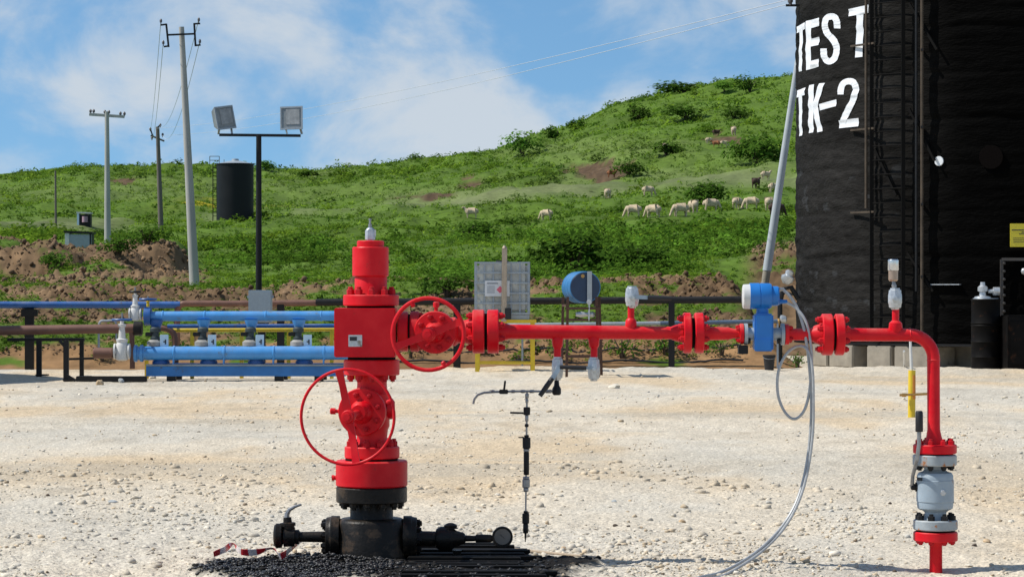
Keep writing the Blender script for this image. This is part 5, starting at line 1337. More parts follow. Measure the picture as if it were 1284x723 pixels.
# floodlight mast
YF = 64.0
bf = P(324.5, 0, YF); bf.z = float(ground_z(bf.x, YF))
fm_ = thing("floodlight_mast", bf, "black floodlight mast with two grey lamp heads on a crossbar", "floodlight")
part("mast", MB().cyl(bf - ZA * 0.3, P(324.5, 169, YF), L(4.0, YF), L(3.4, YF), 14), BLKP, fm_)
part("crossbar", MB().bar(P(275, 169.2, YF), P(377, 170.2, YF), L(3.4, YF), L(3.4, YF)), BLKP, fm_)
FLOOD = mat("lamp_housing_grey", (0.26, 0.28, 0.28), 0.45, metal=0.4, var=0.3, scale=6)
def lamp_head(cx, cy, w, h, yaw, roll, fin):
    c = P(cx, cy, YF)
    Rm = Matrix.Rotation(yaw, 3, 'Z') @ Matrix.Rotation(-0.12, 3, 'X') @ Matrix.Rotation(roll, 3, 'Y')
    W, H = L(w, YF), L(h, YF)
    mb = MB()
    pr = [(-W / 2, -0.10, -H / 2), (W / 2, -0.10, -H / 2), (W / 2, -0.10, H / 2), (-W / 2, -0.10, H / 2), (-W * 0.42, 0.12, -H * 0.30), (W * 0.42, 0.12, -H * 0.30), (W * 0.42, 0.12, H * 0.36), (-W * 0.42, 0.12, H * 0.36)]
    mb.add([c + Rm @ Vector(v) for v in pr], [(3, 2, 1, 0), (4, 5, 6, 7), (0, 1, 5, 4), (1, 2, 6, 5), (2, 3, 7, 6), (3, 0, 4, 7)])
    hd_ = part("lamp_head", mb, FLOOD, fm_, 0)
    part("front_glass", MB().box(c + Rm @ Vector((W * 0.06, -0.108, H * 0.05)), (W * 0.62, 0.01, H * 0.66), Rm, 0.0), mat("lamp_glass%d" % fin, (0.30, 0.31, 0.31), 0.25, var=0.35, scale=8), hd_)
    part("bezel", MB().box(c + Rm @ Vector((0, -0.104, H * 0.47)), (W * 1.02, 0.03, H * 0.07), Rm).box(c + Rm @ Vector((0, -0.104, -H * 0.47)), (W * 1.02, 0.03, H * 0.07), Rm).box(c + Rm @ Vector((-W * 0.48, -0.104, 0)), (W * 0.06, 0.028, H * 0.9), Rm).box(c + Rm @ Vector((W * 0.48, -0.104, 0)), (W * 0.06, 0.028, H * 0.9), Rm), GALV, hd_)
    for dx in (-0.30, 0.36):
        part("lamp_bracket", MB().bar(P(cx + w * dx + 2, 168, YF), c + Rm @ Vector((W * dx, 0.0, -H * 0.42)), 0.045, 0.03), SILV, hd_)
lamp_head(279.5, 148.5, 26, 29, 0.6, -0.14, 1)
lamp_head(366.5, 149, 28, 29, -0.12, -0.03, 2)

# ------------------------------------------------------------------ small far things on the hill
ft = ground_at(295, 277, 120); YT = ft.y; rt = L(23, YT)
fk = thing("field_tank", ft, "small black cylindrical tank standing alone on the far slope", "tank")
part("shell", MB().lathe(ft - ZA * 0.6, ZA, [(0, rt)] + [(0.6 + L(69, YT), rt), (0.62 + L(69, YT), rt + 0.05), (0.7 + L(69, YT), rt + 0.05)], 40), mat("far_tank_paint", (0.010, 0.011, 0.0125), 0.5, spec=0.2, var=0.2, scale=1), fk)
part("roof", MB().lathe(ft + ZA * (L(69, YT) + 0.1), ZA, [(0, rt + 0.02), (0.22, rt * 0.2), (0.34, rt * 0.18), (0.36, 0.02)], 40), GALV, fk)
ldx = ft + Vector((-rt - L(5, YT), 0, 0))
mb = MB()
for dx in (0, L(5, YT)):
    mb.bar(ldx + Vector((dx, 0, -0.2)), ldx + Vector((dx, 0, L(70, YT))), 0.06, 0.06)
part("ladder_rail", mb, BLKP, fk)
for k in range(14): part("rung", MB().bar(ldx + Vector((0, 0, 0.3 + k * L(5, YT))), ldx + Vector((L(5, YT), 0, 0.3 + k * L(5, YT))), 0.04, 0.04), BLKP, fk)
mb = MB()
for (x0, z0, x1, z1) in ((-4, 70, -4, 80), (8, 70, 8, 80), (-4, 80, 8, 80), (-4, 75, 8, 75), (14, 70, 14, 76)):
    mb.bar(ldx + Vector((L(x0, YT), 0, L(z0, YT))), ldx + Vector((L(x1, YT), 0, L(z1, YT))), 0.05, 0.05)
part("guard_rail", mb, STEEL, fk)
def shed(u, y, w, h, label, m1, m2, roof):
    p = ground_at(u, y, 104); Y = p.y; W, H = L(w, Y), L(h, Y)
    o = thing("equipment_shed", p, label, "shed", "equipment sheds on the slope")
    part("wall", MB().box(p + Vector((-W * 0.42, 0, H / 2 - 0.2)), (W * 0.16, W * 0.8, H + 0.4)), m1, o)
    part("front_panel", MB().box(p + Vector((W * 0.08, -W * 0.36, H * 0.45 - 0.2)), (W * 0.84, 0.04, H * 0.9 + 0.4)), m2, o)
    part("side_wall", MB().box(p + Vector((W * 0.46, 0, H / 2 - 0.2)), (W * 0.06, W * 0.76, H + 0.4)), BLKP, o)
    part("roof", MB().box(p + Vector((0, 0, H + 0.03)), (W * 1.08, W * 0.9, 0.09), Matrix.Rotation(0.04, 3, 'Y')), roof, o)
    return o
shed(100, 309, 33, 16, "low grey panelled shed with white end behind the soil heap", WHITEP, GALV, BLKP)
o = shed(106, 284, 17, 15, "small white open-fronted hut up the left slope", BTAG, BLKP, WHITEP)
pp = o.location
part("drum_inside", MB().lathe(Vector(pp) + Vector((0.1, -L(17, pp.y) * 0.36 - 0.1, 0.2)), ZA, [(0, 0.2), (0.4, 0.2)], 12), mat("hut_pink", (0.40, 0.25, 0.30), 0.6), o).name = "meter_box"

# ------------------------------------------------------------------ sheep
def sheep_mesh(name, grazing, m):
    V = [(0, 0, 0.62), (-0.30, 0, 0.64), (-0.48, 0, 0.60), (0.28, 0, 0.64), (0.42, 0, 0.66)]
    R = [0.29, 0.28, 0.19, 0.27, 0.20]
    E = [(0, 1), (1, 2), (0, 3), (3, 4)]
    if grazing: neck = [(0.54, 0, 0.50, 0.11), (0.62, 0, 0.30, 0.085), (0.70, 0, 0.14, 0.06), (0.74, 0, 0.06, 0.045)]
    else: neck = [(0.52, 0, 0.82, 0.11), (0.58, 0, 0.96, 0.095), (0.70, 0, 0.93, 0.07), (0.80, 0, 0.87, 0.05)]
    last = 4
    for (x, y, z, r) in neck: V.append((x, y, z)); R.append(r); E.append((last, len(V) - 1)); last = len(V) - 1
    hd_ = last - 1
    for sy in (-1, 1):
        V.append((V[hd_ - 1 + 1][0] - 0.02, sy * 0.13, V[hd_][2] + 0.05)); R.append(0.025); E.append((hd_, len(V) - 1))
    for (bi, x, kx) in ((3, 0.30, 0.02), (1, -0.34, -0.05)):
        for sy in (-1, 1):
            V.append((x, sy * 0.13, 0.42)); R.append(0.085); E.append((bi, len(V) - 1)); a = len(V) - 1
            V.append((x + kx, sy * 0.13, 0.22)); R.append(0.042); E.append((a, len(V) - 1)); a = len(V) - 1
            V.append((x, sy * 0.13, 0.02)); R.append(0.038); E.append((a, len(V) - 1))
    V.append((-0.60, 0, 0.48)); R.append(0.05); E.append((2, len(V) - 1))
    me = bpy.data.meshes.new(name); me.from_pydata(V, E, [])
    o = bpy.data.objects.new(name, me); COL.objects.link(o)
    sk_ = o.modifiers.new("skin", 'SKIN')
    for i, sv in enumerate(me.skin_vertices[0].data): sv.radius = (R[i], R[i]); sv.use_root = (i == 0)
    o.modifiers.new("sub", 'SUBSURF').levels = 1
    dg = bpy.context.evaluated_depsgraph_get()
    out = bpy.data.meshes.new_from_object(o.evaluated_get(dg)); out.name = name
    bpy.data.objects.remove(o)
    out.materials.clear(); out.materials.append(m); out.shade_smooth()
    return out
SH = {}
for kk, mm in (("w", WOOL), ("d", DWOOL), ("r", RWOOL)):
    SH[kk] = (sheep_mesh("sheep", True, mm), sheep_mesh("sheep", False, mm))
for i, (u, y, w, kk, gz, rz, lab) in enumerate(SHEEP):
    p = ground_at(u, y, 120)
    o = bpy.data.objects.new("sheep", SH[kk][gz]); COL.objects.link(o)
    s = max(0.85, min(1.2, L(w, p.y) / (1.4 * max(0.45, abs(math.cos(rz))))))
    o.location = p + Vector((0, 0, -0.20 + 0.0008 * p.y)); o.rotation_euler = (0, 0, rz); o.scale = (s, s, s)
    tag(o, lab, "sheep", "sheep grazing on the hill")

# ------------------------------------------------------------------ pipes behind the yard
YP = 57.0
def post(px, ytop, w, parent, Y, m=BLKP, d=0.12, ybase=None):
    a = P(px, ytop, Y); z0 = float(yard_z(a.x, Y)) - 0.05
    part("support_post", MB().box(((a.x), Y, (a.z + z0) / 2), (L(w, Y), d, a.z - z0), None, 0.006), m, parent)
bp_ = thing("blue_pipeline", P(60, 464, YP), "dark blue pipeline on black supports at the back left of the yard", "pipe")
part("pipe", MB().cyl(P(-90, 382, YP), P(226, 382, YP), L(4.3, YP), None, 16), DBLUE, bp_)
post(37, 386, 11, bp_, YP); part("saddle", MB().box(P(37, 392, YP), (L(20, YP), 0.16, L(9, YP)), None, 0.01), BLKP, bp_)
kp = thing("black_pipeline", P(600, 464, YP), "long black and brown pipeline on posts running behind the yard", "pipe")
part("bend", MB().tube(spline([P(222, 432, YP), P(222, 400, YP), P(223, 387, YP), P(228, 381.5, YP), P(240, 380.5, YP), P(300, 380.5, YP), P(398, 379.5, YP)], 6), L(4, YP), 12), BROWN, kp)
part("pipe", MB().cyl(P(396, 379, YP), P(932, 375.5, YP), L(4.4, YP), None, 16), BLKP, kp)
for x in (352, 573, 842): post(x, 380 if x != 842 else 378, 9 if x != 842 else 7.5, kp, YP)
sp2 = thing("service_pipe", P(800, 464, 57.4), "thin grey and blue service pipe below the black pipeline", "pipe")
part("pipe", MB().cyl(P(636, 407.5, 57.5), P(830, 405, 57.5), L(2.4, 57.5), None, 12), GALV, sp2)
part("pipe", MB().cyl(P(828, 405, 57.5), P(975, 402.5, 57.5), L(2.6, 57.5), None, 12), mat("faded_blue_pipe", (0.08, 0.12, 0.18), 0.5), sp2)
for x in (655, 975): post(x, 405, 2.5, sp2, 57.5, GALV, 0.04)
for i, (y, m) in enumerate(((432, BLKP), (451, BLKP))):
    ax0 = thing("ground_hose", P(600, y, 58.2), ["black hose strung along the bank, upper one", "black hose strung along the bank's foot, lower one"][i], "hose", "hoses on the bank")
    pts = []
    for u in np.arange(500, 940, 8):
        Y = 58.5 if i == 0 else 57.75
        X = (u - CX) / F * Y; pts.append(Vector((X, Y, float(ground_z(X, Y)) + 0.03 + 0.03 * math.sin(u * 0.05))))
    part("hose", MB().tube(pts, 0.022, 7), RUBBER, ax0)
# fittings beside the tank
tv = thing("tank_outlet_valve", P(986, 460, 58.0), "pale steel outlet valve on a black riser left of the tank", "valve")
part("riser", MB().tube([P(978, 462, 58.0), P(978, 380, 58.0), P(982, 362, 58.0), P(992, 360, 58.0), P(1001, 375, 58.0)], L(3.2, 58), 10), BLKP, tv)
part("valve_body", MB().lathe(P(985, 356, 57.9), Vector((0.35, 0, 1)), [(0, 0.06), (0.08, 0.13), (0.16, 0.14), (0.2, 0.08), (0.27, 0.09), (0.3, 0.05)], 12), SILV, tv)
part("flange", MB().lathe(P(978, 400, 57.9), XA, [(0, 0.05), (0.02, 0.09), (0.06, 0.09), (0.12, 0.07), (0.14, 0.04)], 14), SILV, tv)
part("union", MB().lathe(P(978, 404, 57.9), -XA, [(0, 0.05), (0.02, 0.09), (0.1, 0.07)], 12), BRASS, tv)
bk = thing("bucket", P(964.5, 466, 55.6), "black plastic bucket standing on the gravel under the flow meter", "bucket")
pbk = P(964.5, 466, 55.6); pbk.z = float(yard_z(pbk.x, pbk.y))
part("bucket_body", MB().lathe(pbk, ZA, [(0, L(5.6, 55.6)), (L(17, 55.6), L(7.4, 55.6)), (L(17.2, 55.6), L(8.2, 55.6)), (L(19, 55.6), L(8.2, 55.6)), (L(19, 55.6), L(7.2, 55.6)), (L(3, 55.6), L(5.2, 55.6))], 22), RUBBER, bk)
part("handle", MB().tube([pbk + Vector((L(8, 55.6) * math.cos(t), -0.02 - 0.12 * math.sin(t), L(17, 55.6) - 0.05 * math.sin(t))) for t in np.linspace(0, math.pi, 12)], 0.006, 6), STEEL, bk)
# yellow marker post
ym = thing("marker_post", gnd(1143, 523, 0), "short yellow marker post with a rusty crossbar behind the elbow", "post")
Ym = CAMZ * F / (523 - HY)
part("post", MB().cyl(gnd(1143, 523, -0.05), P(1143.5, 464, Ym), L(4.6, Ym), None, 14), YEL, ym)
part("stripe", MB().lathe(P(1145.2, 500, Ym - 0.02), ZA, [(0, L(3, Ym)), (L(30, Ym), L(3, Ym))], 10), ORANGE, ym)
part("crossbar", MB().cyl(P(1128, 495, Ym - 0.06), P(1164, 493.5, Ym - 0.06), L(1.6, Ym), None, 8).lathe(P(1131, 495, Ym - 0.06), XA, [(0, L(2.6, Ym)), (L(5, Ym), L(2.6, Ym))], 6), BRASS, ym)
part("white_rod", MB().cyl(P(1143, 466, Ym), P(1141.5, 426, Ym), L(2, Ym), L(1.6, Ym), 8), WHITEP, ym)
part("white_rod", MB().cyl(gnd(1134, 462.8, -0.02), P(1133.5, 440, 55), L(1.4, 55), None, 8), WHITEP, ym).hide_render = False

# ------------------------------------------------------------------ tote tank on a yellow stand
YI = 54.0
ys_ = thing("yellow_stand", P(634, 468, YI), "yellow tubular steel stand under the tote tank", "stand")
zt = P(0, 405, YI).z
xl, xr = P(598.5, 0, YI).x, P(668, 0, YI).x
for x in (xl, xr):
    for dy in (0, 0.95):
        part("leg", MB().box((x, YI + dy, zt / 2 - 0.02), (L(5.4, YI), L(5.4, YI), zt + 0.03), None, 0.004), YEL, ys_)
for dy in (0, 0.95):
    part("top_rail", MB().box(((xl + xr) / 2, YI + dy, zt + L(2.2, YI)), (xr - xl + L(9, YI), L(5, YI), L(4.4, YI)), None, 0.004), YEL, ys_)
    part("lower_rail", MB().box(((xl + xr) / 2, YI + dy, P(0, 455, YI).z), (xr - xl, L(2.6, YI), L(2.6, YI))), YEL, ys_)
for x in (xl, xr): part("side_rail", MB().box((x, YI + 0.475, zt + L(2.2, YI) - 0.004), (L(5, YI), 0.9, L(4.2, YI))), YEL, ys_)
ib = thing("tote_tank", Vector(((xl + xr) / 2 - 0.05, YI + 0.5, zt + L(4.4, YI))), "grey caged plastic tote tank with white label on the yellow stand", "tote tank")
x0, x1 = P(595.5, 0, YI).x, P(664, 0, YI).x; zb = zt + L(4.4, YI); ztop = P(0, 328, YI).z; zc = (zb + ztop) / 2
part("pallet", MB().box(((x0 + x1) / 2, YI + 0.5, zb + 0.05), (x1 - x0, 0.98, 0.1), None, 0.01), GALV, ib)
part("bottle", MB().box(((x0 + x1) / 2, YI + 0.5, zc + 0.06), (x1 - x0 - 0.07, 0.92, ztop - zb - 0.16), None, 0.05), PLAST, ib)
for k, x in enumerate(np.linspace(x0 + 0.015, x1 - 0.015, 7)):
    part("cage_bar", MB().box((x, YI + 0.012, zc + 0.05), (0.032 if 0 < k < 6 else 0.05, 0.022, ztop - zb - 0.1), None, 0.004), GALV, ib)
for k, z in enumerate(np.linspace(zb + 0.12, ztop - 0.02, 6)):
    part("cage_ring", MB().box(((x0 + x1) / 2, YI - 0.012, z), (x1 - x0, 0.022, 0.034), None, 0.004).box((x0 - 0.002, YI + 0.5, z), (0.022, 0.98, 0.034)).box((x1 + 0.002, YI + 0.5, z), (0.022, 0.98, 0.034)), GALV, ib)
for x in (x0 + 0.0, x1 - 0.0):
    for dy in (0.25, 0.5, 0.75, 0.97):
        part("cage_bar", MB().box((x, YI + dy, zc + 0.05), (0.02, 0.03, ztop - zb - 0.1)), GALV, ib)
part("lid", MB().lathe(((x0 + x1) / 2, YI + 0.5, ztop - 0.03), ZA, [(0, 0.13), (0.05, 0.13), (0.06, 0.11)], 20), BLKP, ib)
lb = part("label_plate", MB().box((P(623.5, 0, YI).x, YI - 0.03, P(0, 361.5, YI).z), (L(31, YI), 0.008, L(19.5, YI))), mat("label_white", (0.62, 0.64, 0.66), 0.5, var=0.05), ib)
for (dx, dz, w, h) in ((-6, 6.5, 14, 2), (-8, 2.5, 10, 1), (-8, 0, 10, 1), (-8, -2.5, 10, 1), (-8, -5, 10, 1)):
    part("print_line", MB().box((P(623.5 + dx, 0, YI).x, YI - 0.036, P(0, 361.5 - dz, YI).z), (L(w, YI), 0.003, L(h, YI))), mat("print_grey", (0.25, 0.27, 0.30), 0.6) if "print_grey" not in MATS else MATS["print_grey"], lb)
part("hazard_mark", MB().box((P(627, 0, YI).x, YI - 0.036, P(0, 363, YI).z), (L(6.5, YI), 0.003, L(6.5, YI)), Matrix.Rotation(math.pi / 4, 3, 'Y')), PINK, lb)
st = thing("wooden_stake", P(632, 402, YI - 0.12), "pale wooden stake standing upright in front of the tote tank", "stake")
part("stake_shaft", MB().box(P(632.3, 357, YI - 0.12), (L(6.6, YI), 0.04, L(92, YI)), Matrix.Rotation(0.01, 3, 'Y'), 0.004), WOOD, st)
tipz = P(632.6, 309, YI - 0.12)
part("stake_tip", MB().lathe(tipz - ZA * 0.03, ZA, [(0, L(3.2, YI)), (0.05, L(1.2, YI))], 4, phase=math.pi / 4), WOOD, st)
part("clamp", MB().box(P(637, 393, YI - 0.13), (L(8, YI), 0.08, L(14, YI)), None, 0.01), RUBBER, st)

# ------------------------------------------------------------------ blue drum on a rusty stand
YD = 52.0
dc = P(733.7, 360, YD); axd = Vector((-0.13, 1.0, 0)).normalized(); axd = Vector((-0.15, 1, 0)).normalized()
rd = L(19.4, YD)
db = thing("fuel_drum", dc - ZA * rd, "blue steel drum lying on a rusty stand, dark end facing out", "drum")
part("drum_body", MB().lathe(dc, axd, [(0, rd), (0.02, rd + 0.008), (0.04, rd), (0.28, rd), (0.3, rd + 0.012), (0.32, rd), (0.56, rd), (0.58, rd + 0.012), (0.60, rd), (0.86, rd), (0.88, rd + 0.008)], 36), MBLUE, db)
part("drum_end", MB().lathe(dc - axd * 0.004, axd, [(0, rd * 0.95), (0.01, rd * 0.985)], 36), DRUM_SHADE, db)
part("sight_tube", MB().box(dc + Vector((L(5.5, YD), -0.05, 0.0)), (L(6, YD), 0.03, L(40, YD)), None, 0.004), GALV, db)
part("bung", MB().lathe(dc + Vector((L(-3, YD), -0.01, L(14, YD))), YA, [(0, 0.035), (0.03, 0.035)], 10), BRASS, db)
part("bung", MB().lathe(dc + Vector((L(5, YD), -0.05, L(-18.5, YD))), YA, [(0, 0.05), (0.04, 0.045)], 10), SILV, db)
ds = thing("drum_stand", P(731, 466, YD), "rusty angle-iron stand with four legs carrying the blue drum", "stand")
for (px, tx, dy) in ((710.5, 712, 0.05), (751, 748, 0.05), (705, 707, 0.75), (756, 753, 0.75)):
    a = P(tx, 372, YD); b = P(px, 468, YD)
    part("leg", MB().bar((b.x, YD + dy, -0.03), (a.x, YD + dy, a.z), 0.05, 0.05), RUST, ds)
for y in (386.5, 401, 447):
    a, b = P(709.5, y, YD), P(752, y, YD)
    for dy in (0.05, 0.75): part("rail", MB().bar((a.x, YD + dy - 0.03, a.z), (b.x, YD + dy - 0.03, b.z), 0.03, 0.04), RUST, ds)
for px, y in ((710.5, 387), (751, 387)):
    a = P(px, y, YD); part("side_rail", MB().bar((a.x, YD + 0.05, a.z + 0.06), (a.x - 0.06, YD + 0.75, a.z + 0.06), 0.03, 0.04), RUST, ds)
vv = thing("drum_tap", P(735, 392, YD), "pale tap and fittings hanging under the blue drum", "tap")
part("tap_body", MB().lathe(P(722, 394, YD + 0.1), XA, [(0, 0.04), (0.1, 0.06), (0.2, 0.04), (0.32, 0.055), (0.36, 0.03)], 10), SILV, vv)
part("tap_drop", MB().cyl(P(739, 380, YD + 0.02), P(738.5, 402, YD + 0.02), 0.018, None, 8), SILV, vv)

# ------------------------------------------------------------------ blue manifold skid
YS = 50.0
mf = thing("manifold_skid", P(305, 479, YS), "light blue two-header pipe manifold on a dark blue skid", "manifold")
G = lambda x, y, dy=0.0: P(x, y, YS) + Vector((0, dy, 0))
r1, r2 = L(6.2, YS), L(8.6, YS)
h1 = part("upper_header", MB().cyl(G(184, 396.5, .35), G(447, 396, .35), r1, None, 24), LBLUE, mf)
h2 = part("lower_header", MB().cyl(G(168, 442.8), G(449, 442), r2, None, 28), LBLUE, mf)
for x in (217, 280, 342, 405): part("weld_ring", MB().lathe(G(x, 442.5), XA, [(0, r2), (0.01, r2 + 0.012), (0.035, r2 + 0.012), (0.045, r2)], 28), LBLUE, h2)
for x in (200, 253, 330, 400): part("weld_ring", MB().lathe(G(x, 396.3, .35), XA, [(0, r1), (0.01, r1 + 0.008), (0.025, r1 + 0.008), (0.035, r1)], 24), LBLUE, h1)
for x in (168.5, 176): part("end_flange", MB().lathe(G(x, 442.8), XA, fl(r2 * 1.25, 0.05, 0.005), 26), LBLUE, h2)
part("end_flange", MB().lathe(G(178, 396.5, .35), XA, fl(r1 * 1.9, 0.12, 0.006), 26), DBLUE, h1)
for i, x in enumerate((193, 253, 313, 373)):
    part("tee_reducer", MB().lathe(G(x, 401, .32), -ZA, [(0, L(9, YS)), (L(5, YS), L(7.5, YS)), (L(11, YS), L(5.2, YS))], 18), DBLUE if i == 0 else LBLUE, h1)
    vb = part("branch_valve", MB().lathe(G(x, 428, .2), ZA, [(0, L(4, YS)), (L(2, YS), L(6.5, YS)), (L(5, YS), L(6.5, YS)), (L(6, YS), L(4.5, YS)), (L(11, YS), L(4.5, YS)), (L(12, YS), L(7, YS)), (L(16, YS), L(7, YS)), (L(18, YS), L(4.5, YS))], 14), mat("valve_dark_teal%d" % i, (0.03, 0.045, 0.05), 0.55, var=0.4, scale=8), mf)
    part("valve_lug", MB().box(G(x - 8, 419, .2), (L(9, YS), 0.08, L(5, YS)), None, 0.01), BLKP, vb)
    part("actuator", MB().lathe(G(x - 1, 435.5, .08), ZA, [(0, L(6, YS)), (L(2, YS), L(8.5, YS)), (L(7, YS), L(8.5, YS)), (L(9.5, YS), L(5, YS))], 16), mat("actuator_grey%d" % i, (0.30, 0.29, 0.27), 0.6, var=0.3, scale=8), vb)
    tg = part("number_tag", MB().box(G(x + 12.5, 427.2, .05), (L(10.5, YS), 0.015, L(15.5, YS)), Matrix.Rotation(0.25, 3, 'Z'), 0.003), BTAG, mf)
    part("tag_mark", MB().box(G(x + 14.2, 428.5, .04), (L(1.6, YS), 0.004, L(6, YS)), Matrix.Rotation(0.25, 3, 'Z')).box(G(x + 13.0, 428.2, .04), (L(3.2, YS), 0.004, L(1.4, YS)), Matrix.Rotation(0.25, 3, 'Z')), INK, tg)
    part("drop_leg", MB().lathe(G(x + 8, 449, .1), -ZA, [(0, L(7, YS)), (L(4, YS), L(11, YS)), (L(8, YS), L(11, YS))], 16), DBLUE, h2)
part("blue_pipe", MB().cyl(G(204, 409.5, .7), G(440, 408.8, .7), L(2.6, YS), None, 12), DBLUE, mf)
MIDB = mat("skid_blue", (0.02, 0.15, 0.42), 0.5, var=0.2, scale=4, wear=(0.06, 0.08, 0.10), wear_amt=0.06, wear_scale=5)
skb = part("skid_beam", MB().box(G(309, 464.8, -0.05), (L(250, YS), 0.10, L(13, YS)), None, 0.006), MIDB, mf)
part("beam_ledge", MB().box(G(309, 457.4, -0.03), (L(250, YS), 0.2, L(2.2, YS)), None, 0.003), mat("ledge_grey", (0.22, 0.26, 0.29), 0.6, var=0.3, scale=3), mf)
part("skid_beam", MB().box(G(309, 463, 0.9), (L(250, YS), 0.10, L(13, YS)), None, 0.006), DBLUE, mf)
for x in (218, 281, 343, 406):
    part("pipe_clamp", MB().box(G(x, 451, -0.04), (L(2, YS), 0.1, L(12, YS))), LBLUE, mf)
for x in (215, 350, 400):
    part("skid_foot", MB().box((G(x, 0).x, YS, P(0, 471, YS).z / 2 - 0.02), (L(11, YS), 0.16, P(0, 471, YS).z + 0.04), None, 0.006), BLKP, mf)
    part("skid_foot", MB().box((G(x, 0).x, YS + 0.9, P(0, 471, YS).z / 2 - 0.02), (L(11, YS), 0.16, P(0, 471, YS).z + 0.04), None, 0.006), BLKP, mf)
yr = thing("yellow_railing", P(310, 466, 51.2), "yellow handrail running behind the blue manifold", "railing")
Gy = lambda x, y: P(x, y, 51.2)
part("rail", MB().cyl(Gy(206, 414), Gy(446, 412.5), L(2.6, 51.2), None, 12), YEL, yr)
for x in (184, 241, 303, 362, 416, 444):
    a = Gy(x, 414 if x > 200 else 450)
    part("rail_post", MB().bar((a.x, 51.2, 0), a, L(4.6, 51.2), L(4.6, 51.2)), YEL, yr)
# white gate valves at the left end
def gate_valve(px, ybot, ytop, wb, Y, label, wheel_m, wheel_w, body=WHITEP):
    o = thing("gate_valve", P(px, ybot, Y), label, "valve", "gate valves at the manifold's end")
    H = L(ybot - ytop, Y); r = L(wb / 2, Y); b = P(px, ybot, Y)
    part("valve_body", MB().lathe(b, ZA, [(0, r * 0.5), (H * 0.03, r * 0.9), (H * 0.12, r), (H * 0.34, r), (H * 0.42, r * 0.75), (H * 0.46, r * 0.85), (H * 0.50, r * 0.85), (H * 0.52, r * 0.55), (H * 0.78, r * 0.42), (H * 0.80, r * 0.6), (H * 0.85, r * 0.6), (H * 0.86, r * 0.3), (H * 0.97, r * 0.28)], 18), body, o)
    for sx in (-1, 1):
        part("valve_flange", MB().lathe(b + Vector((sx * r * 0.75, 0, H * 0.22)), XA * sx, [(0, r * 0.6), (r * 0.15, r * 0.65), (r * 0.16, r * 1.15), (r * 0.42, r * 1.15)], 20), body, o)
    w = b + Vector((0, 0, H * 0.95)); wr = L(wheel_w / 2, Y)
    hw = part("handwheel", MB().tube([w + Vector((math.cos(t) * wr, math.sin(t) * wr, 0)) for t in np.linspace(0, 2 * math.pi, 24, endpoint=False)], 0.022, 8, closed=True), wheel_m, o)
    part("spoke", MB().bar(w + Vector((-wr, 0, 0)), w + Vector((wr, 0, 0)), 0.03, 0.02).bar(w + Vector((0, -wr, 0.001)), w + Vector((0, wr, 0.001)), 0.03, 0.02), wheel_m, hw)
    part("spindle", MB().cyl(w, w + ZA * H * 0.16, 0.018, None, 8), STEEL, o)
    return o
gate_valve(153, 452, 398, 17, YS - 0.1, "large white gate valve with blue handwheel on the lower header", DBLUE, 23)
gate_valve(169.5, 402, 364, 13, YS + 0.35, "white gate valve with dark handwheel on the upper header", BLKP, 12)
gate_valve(185.5, 398, 374, 8, YS + 1.2, "small gate valve with yellow collar and blue handwheel behind the header", DBLUE, 20, YEL)
br = thing("brown_pipeline", P(90, 470, YS + 0.6), "brown primed pipe with risers feeding the manifold's left end", "pipe")
YB = YS + 0.6
B = lambda x, y, dy=0.0: P(x, y, YB) + Vector((0, dy, 0))
part("pipe", MB().cyl(B(-90, 415.5), B(172, 411.5), L(6, YB), None, 18), BROWN, br)
part("end_flange", MB().lathe(B(168, 411.5), XA, fl(L(9, YB), 0.15), 20), BLKP, br)
part("stub_pipe", MB().cyl(P(117, 442.5, YS - 0.1), P(142, 442.5, YS - 0.1), L(7, YS), None, 18, bev=0.02), BROWN, br)
part("riser", MB().tube(spline([B(166, 462), B(166, 440), B(165.5, 425), B(165, 414)], 4), L(3.2, YB), 10), BROWN, br)
part("return_bend", MB().tube(spline([B(196, 411.5, .5), B(206, 413, .5), B(214, 420, .5), B(216, 436, .5), B(216, 458, .5)], 5), L(4, YB), 12), BROWN, br)
part("vent_tube", MB().tube(spline([B(124, 436), B(124, 412), B(126, 403), B(134, 402), B(143, 402), B(146, 408), B(146, 425)], 5), L(1.5, YB), 8), GALV, br)
# black stands at the left
bs = thing("black_pipe_stand", P(92, 478, 49.3), "black steel trestle under the brown pipe at the yard's left edge", "stand")
for (x, y0, y1, Y, w) in ((49, 424, 467, 52.5, 6.5), (83, 426, 478, 49.6, 6.5), (102.5, 426, 472, 51.5, 5)):
    a = P(x, y0, Y); part("leg", MB().box((a.x, Y, a.z / 2 - 0.02), (L(w, Y), 0.09, a.z + 0.04), None, 0.005), BLKP, bs)
    part("foot_plate", MB().box((a.x + 0.06, Y, 0.03), (L(15, Y), 0.22, 0.025)), BLKP, bs)
part("top_beam", MB().bar(P(10, 425.5, 51), P(106, 425.5, 51), 0.12, L(4, 51)), BLKP, bs)
for (x, y0, x1, y1, Y) in ((83, 436, 75, 427, 49.6), (86, 476, 97, 477, 49.6), (83, 470, 95, 478, 49.4)):
    part("gusset", MB().bar(P(x, y0, Y), P(x1, min(y1, 477), Y), 0.05, 0.05), BLKP, bs)
part("lower_rail", MB().bar(P(83, 450, 50.5), P(118, 449, 50.5), 0.05, 0.04), BLKP, bs)
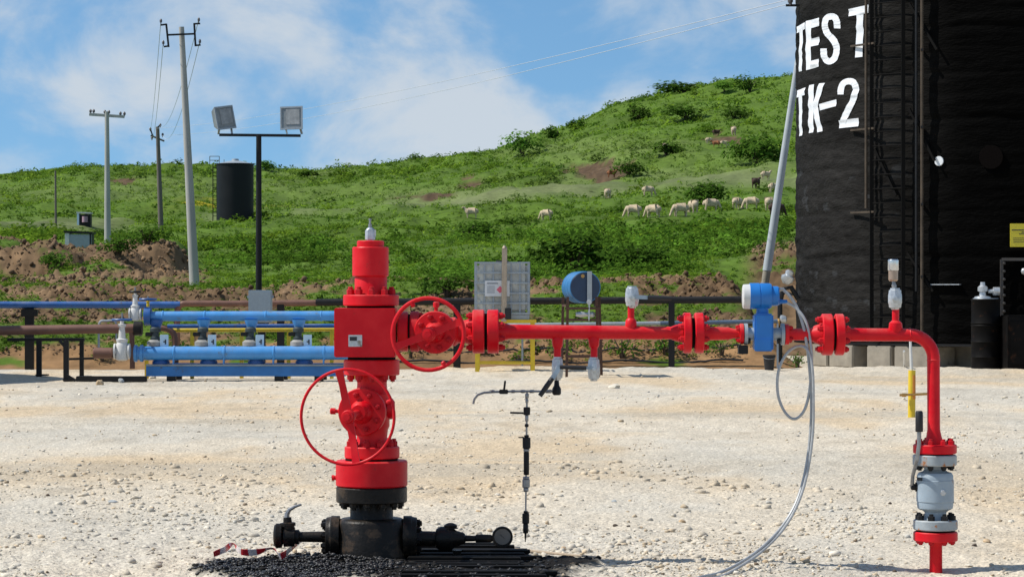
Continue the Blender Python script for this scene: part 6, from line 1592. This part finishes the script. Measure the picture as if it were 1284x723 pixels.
sp3 = thing("timber_sleeper", P(140, 476, YS - 0.9), "weathered dark beam lying on the gravel under the gate valve", "beam")
a = P(140, 476, YS - 0.6); part("beam", MB().box((a.x, a.y, 0.05), (1.25, 0.14, 0.1), Matrix.Rotation(-0.03, 3, 'Z'), 0.01), BLKP, sp3)
for k, (u, y, w) in enumerate(((125, 482, 16), (190, 474, 12), (152, 479, 10))):
    Y = CAMZ * F / (y - HY); p = P(u, y, Y); p.z = 0.02
    o = np_obj("rubble_slab", rock_mesh("rubble_slab", 900 + k, L(w, Y) * 0.5, ROCKS[(1, 0, 3)[k]]), p, label=["flat tan stone slab before the black trestle", "pale stone slab at the skid's left corner", "grey stone slab under the white gate valve"][k], cat="stone")
# grey control box
gb = thing("control_box", P(326, 405, 52.5), "light grey control box on a post behind the manifold headers", "control box")
part("box_body", MB().box(P(326.5, 384, 52.5), (L(29, 52.5), 0.2, L(41, 52.5)), None, 0.01), mat("box_grey", (0.33, 0.38, 0.40), 0.5, var=0.08), gb)
part("box_door", MB().box(P(326.5, 384, 52.39), (L(26, 52.5), 0.02, L(37, 52.5)), None, 0.004), MATS["box_grey"], gb)
a = P(328, 404, 52.5); part("post", MB().box((a.x, 52.55, a.z / 2), (L(9, 52.5), 0.1, a.z + 0.05)), BLKP, gb)
for x in (311, 342):
    part("hinge", MB().box(P(x, 372, 52.45), (L(2, 52.5), 0.05, L(3, 52.5))).box(P(x, 396, 52.45), (L(2, 52.5), 0.05, L(3, 52.5))), GALV, gb)
# unseen tank added outside the frame to cast the left corner's shadow
ot = thing("unseen_tank", Vector((-17.0, 50.2, 0)), "dark unseen tank added beyond the left edge to cast a shadow", "tank")
part("shell", MB().lathe((-17.0, 50.2, -0.05), ZA, [(0, 4.9), (4.9, 4.9), (4.95, 4.97), (5.05, 4.97)], 48), BLKP, ot)
part("roof", MB().lathe((-17.0, 50.2, 5.0), ZA, [(0, 4.95), (0.5, 0.3), (0.55, 0.1)], 48), BLKP, ot)
